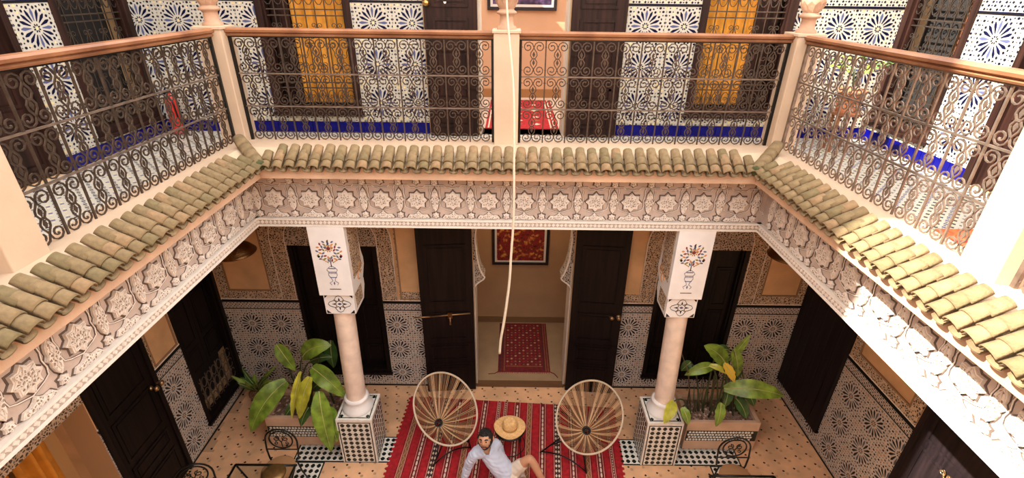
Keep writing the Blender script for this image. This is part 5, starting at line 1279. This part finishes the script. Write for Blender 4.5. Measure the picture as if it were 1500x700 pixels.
for s in (-1, 1):
    mb = MB(); mb.tube([hp(s*.014, .093, .030), hp(s*.032, .090, .038), hp(s*.052, .074, .030)], [.006, .008, .005], HAIR, 6); mb.build('eyebrow', man)
    mb = MB(); mb.lathe([(.001, -.009), (.008, -.006), (.011, 0), (.008, .006), (.001, .009)], tuple(hp(s*.030, .076, .008)), EYEW, 10, False); e = mb.build('eye', man)
    mb = MB(); mb.lathe([(.001, -.009), (.007, -.005), (.009, 0), (.007, .005), (.001, .009)], tuple(hp(s*.030+.0, .084, .007)), HAIR, 8, False); mb.build('pupil', e)
mb = MB(); mb.tube([hp(-.022, .088, -.062), hp(0, .097, -.060), hp(.022, .088, -.062)], [.003, .006, .003], mat('lips', (.38, .13, .10), .5), 6); mb.build('lips', man)
# shirt
Vs = [((.035, 4.03, .17), (.155, .135)), ((-.04, 4.055, .27), (.145, .12)), ((-.15, 4.09, .43), (.155, .122)), ((-.22, 4.11, .545), (.135, .105)), ((-.243, 4.11, .615), .068),
      ((-.375, 4.03, .572), .070), ((-.458, 4.03, .33), .058), ((-.51, 3.99, .13), .046), ((-.115, 4.19, .572), .070), ((-.07, 4.245, .34), .058), ((-.033, 4.25, .13), .046)]
sm = fuse(chains(Vs, [(0, 1, 2, 3, 4), (3, 5, 6, 7), (3, 8, 9, 10)], SHIRT), 'shirt', .007, 6)
bm = bmesh.new(); bm.from_mesh(sm); 
for v in bm.verts:      # folds running around sleeves and waist; open V neck
    d = v.co; a = math.sin(d.x*70+d.z*55)*math.sin(d.y*48-d.z*40); v.co += v.normal*(.0045*a+.002*math.sin(d.z*150+d.x*60))
neck = Vector((-.243, 4.10, .68)); vn = hp(.0, .06, -.19)
dl = [v for v in bm.verts if (v.co-neck).length < .058 or (v.co-Vector((-.222, 4.035, .615))).length < .052]
bmesh.ops.delete(bm, geom=dl, context='VERTS'); bm.to_mesh(sm); bm.free(); to_obj(sm, 'shirt', SHIRT, man)
# collar
for s, pts_ in ((1, [(-.30, 4.07, .645), (-.275, 4.03, .635), (-.235, 3.985, .60)]), (-1, [(-.185, 4.12, .645), (-.175, 4.06, .635), (-.195, 3.99, .60)])):
    mb = MB(); q = [Vector(p) for p in pts_]; o_ = Vector((-.03*s, -.012, -.012))
    mb.add([q[0], q[1], q[2], q[2]+o_*.5, q[1]+o_, q[0]+o_, *[p+Vector((0, -.004, .004)) for p in (q[0], q[1], q[2], q[2]+o_*.5, q[1]+o_, q[0]+o_)]], [(0, 1, 4, 5), (1, 2, 3, 4), (6, 11, 10, 7), (7, 10, 9, 8)], SHIRT, True); mb.build('collar', man)
# shorts
Vh = [((.03, 4.015, .14), (.150, .128)), ((.085, 4.075, .19), .108), ((.235, 4.058, .40), .078), ((.075, 3.91, .15), .108), ((.27, 3.71, .165), .086)]
sh = fuse(chains(Vh, [(0, 1, 2), (0, 3, 4)], SHORTS), 'shorts', .007, 4); bm = bmesh.new(); bm.from_mesh(sh)
for v in bm.verts: v.co += v.normal*(.004*math.sin(v.co.x*60+v.co.y*50)*math.sin(v.co.z*60))
bm.to_mesh(sh); bm.free(); to_obj(sh, 'shorts', SHORTS, man)
for pts_ in ([((.50, 3.94, .055), .040), ((.56, 3.91, .05), .042), ((.65, 3.87, .045), .034)], [((.225, 4.06, .065), .040), ((.21, 4.11, .062), .042), ((.195, 4.19, .055), .034)]):
    to_obj(skinned('shoe', pts_, [(0, 1), (1, 2)], SHOE, sub=2), 'shoe', SHOE, man)
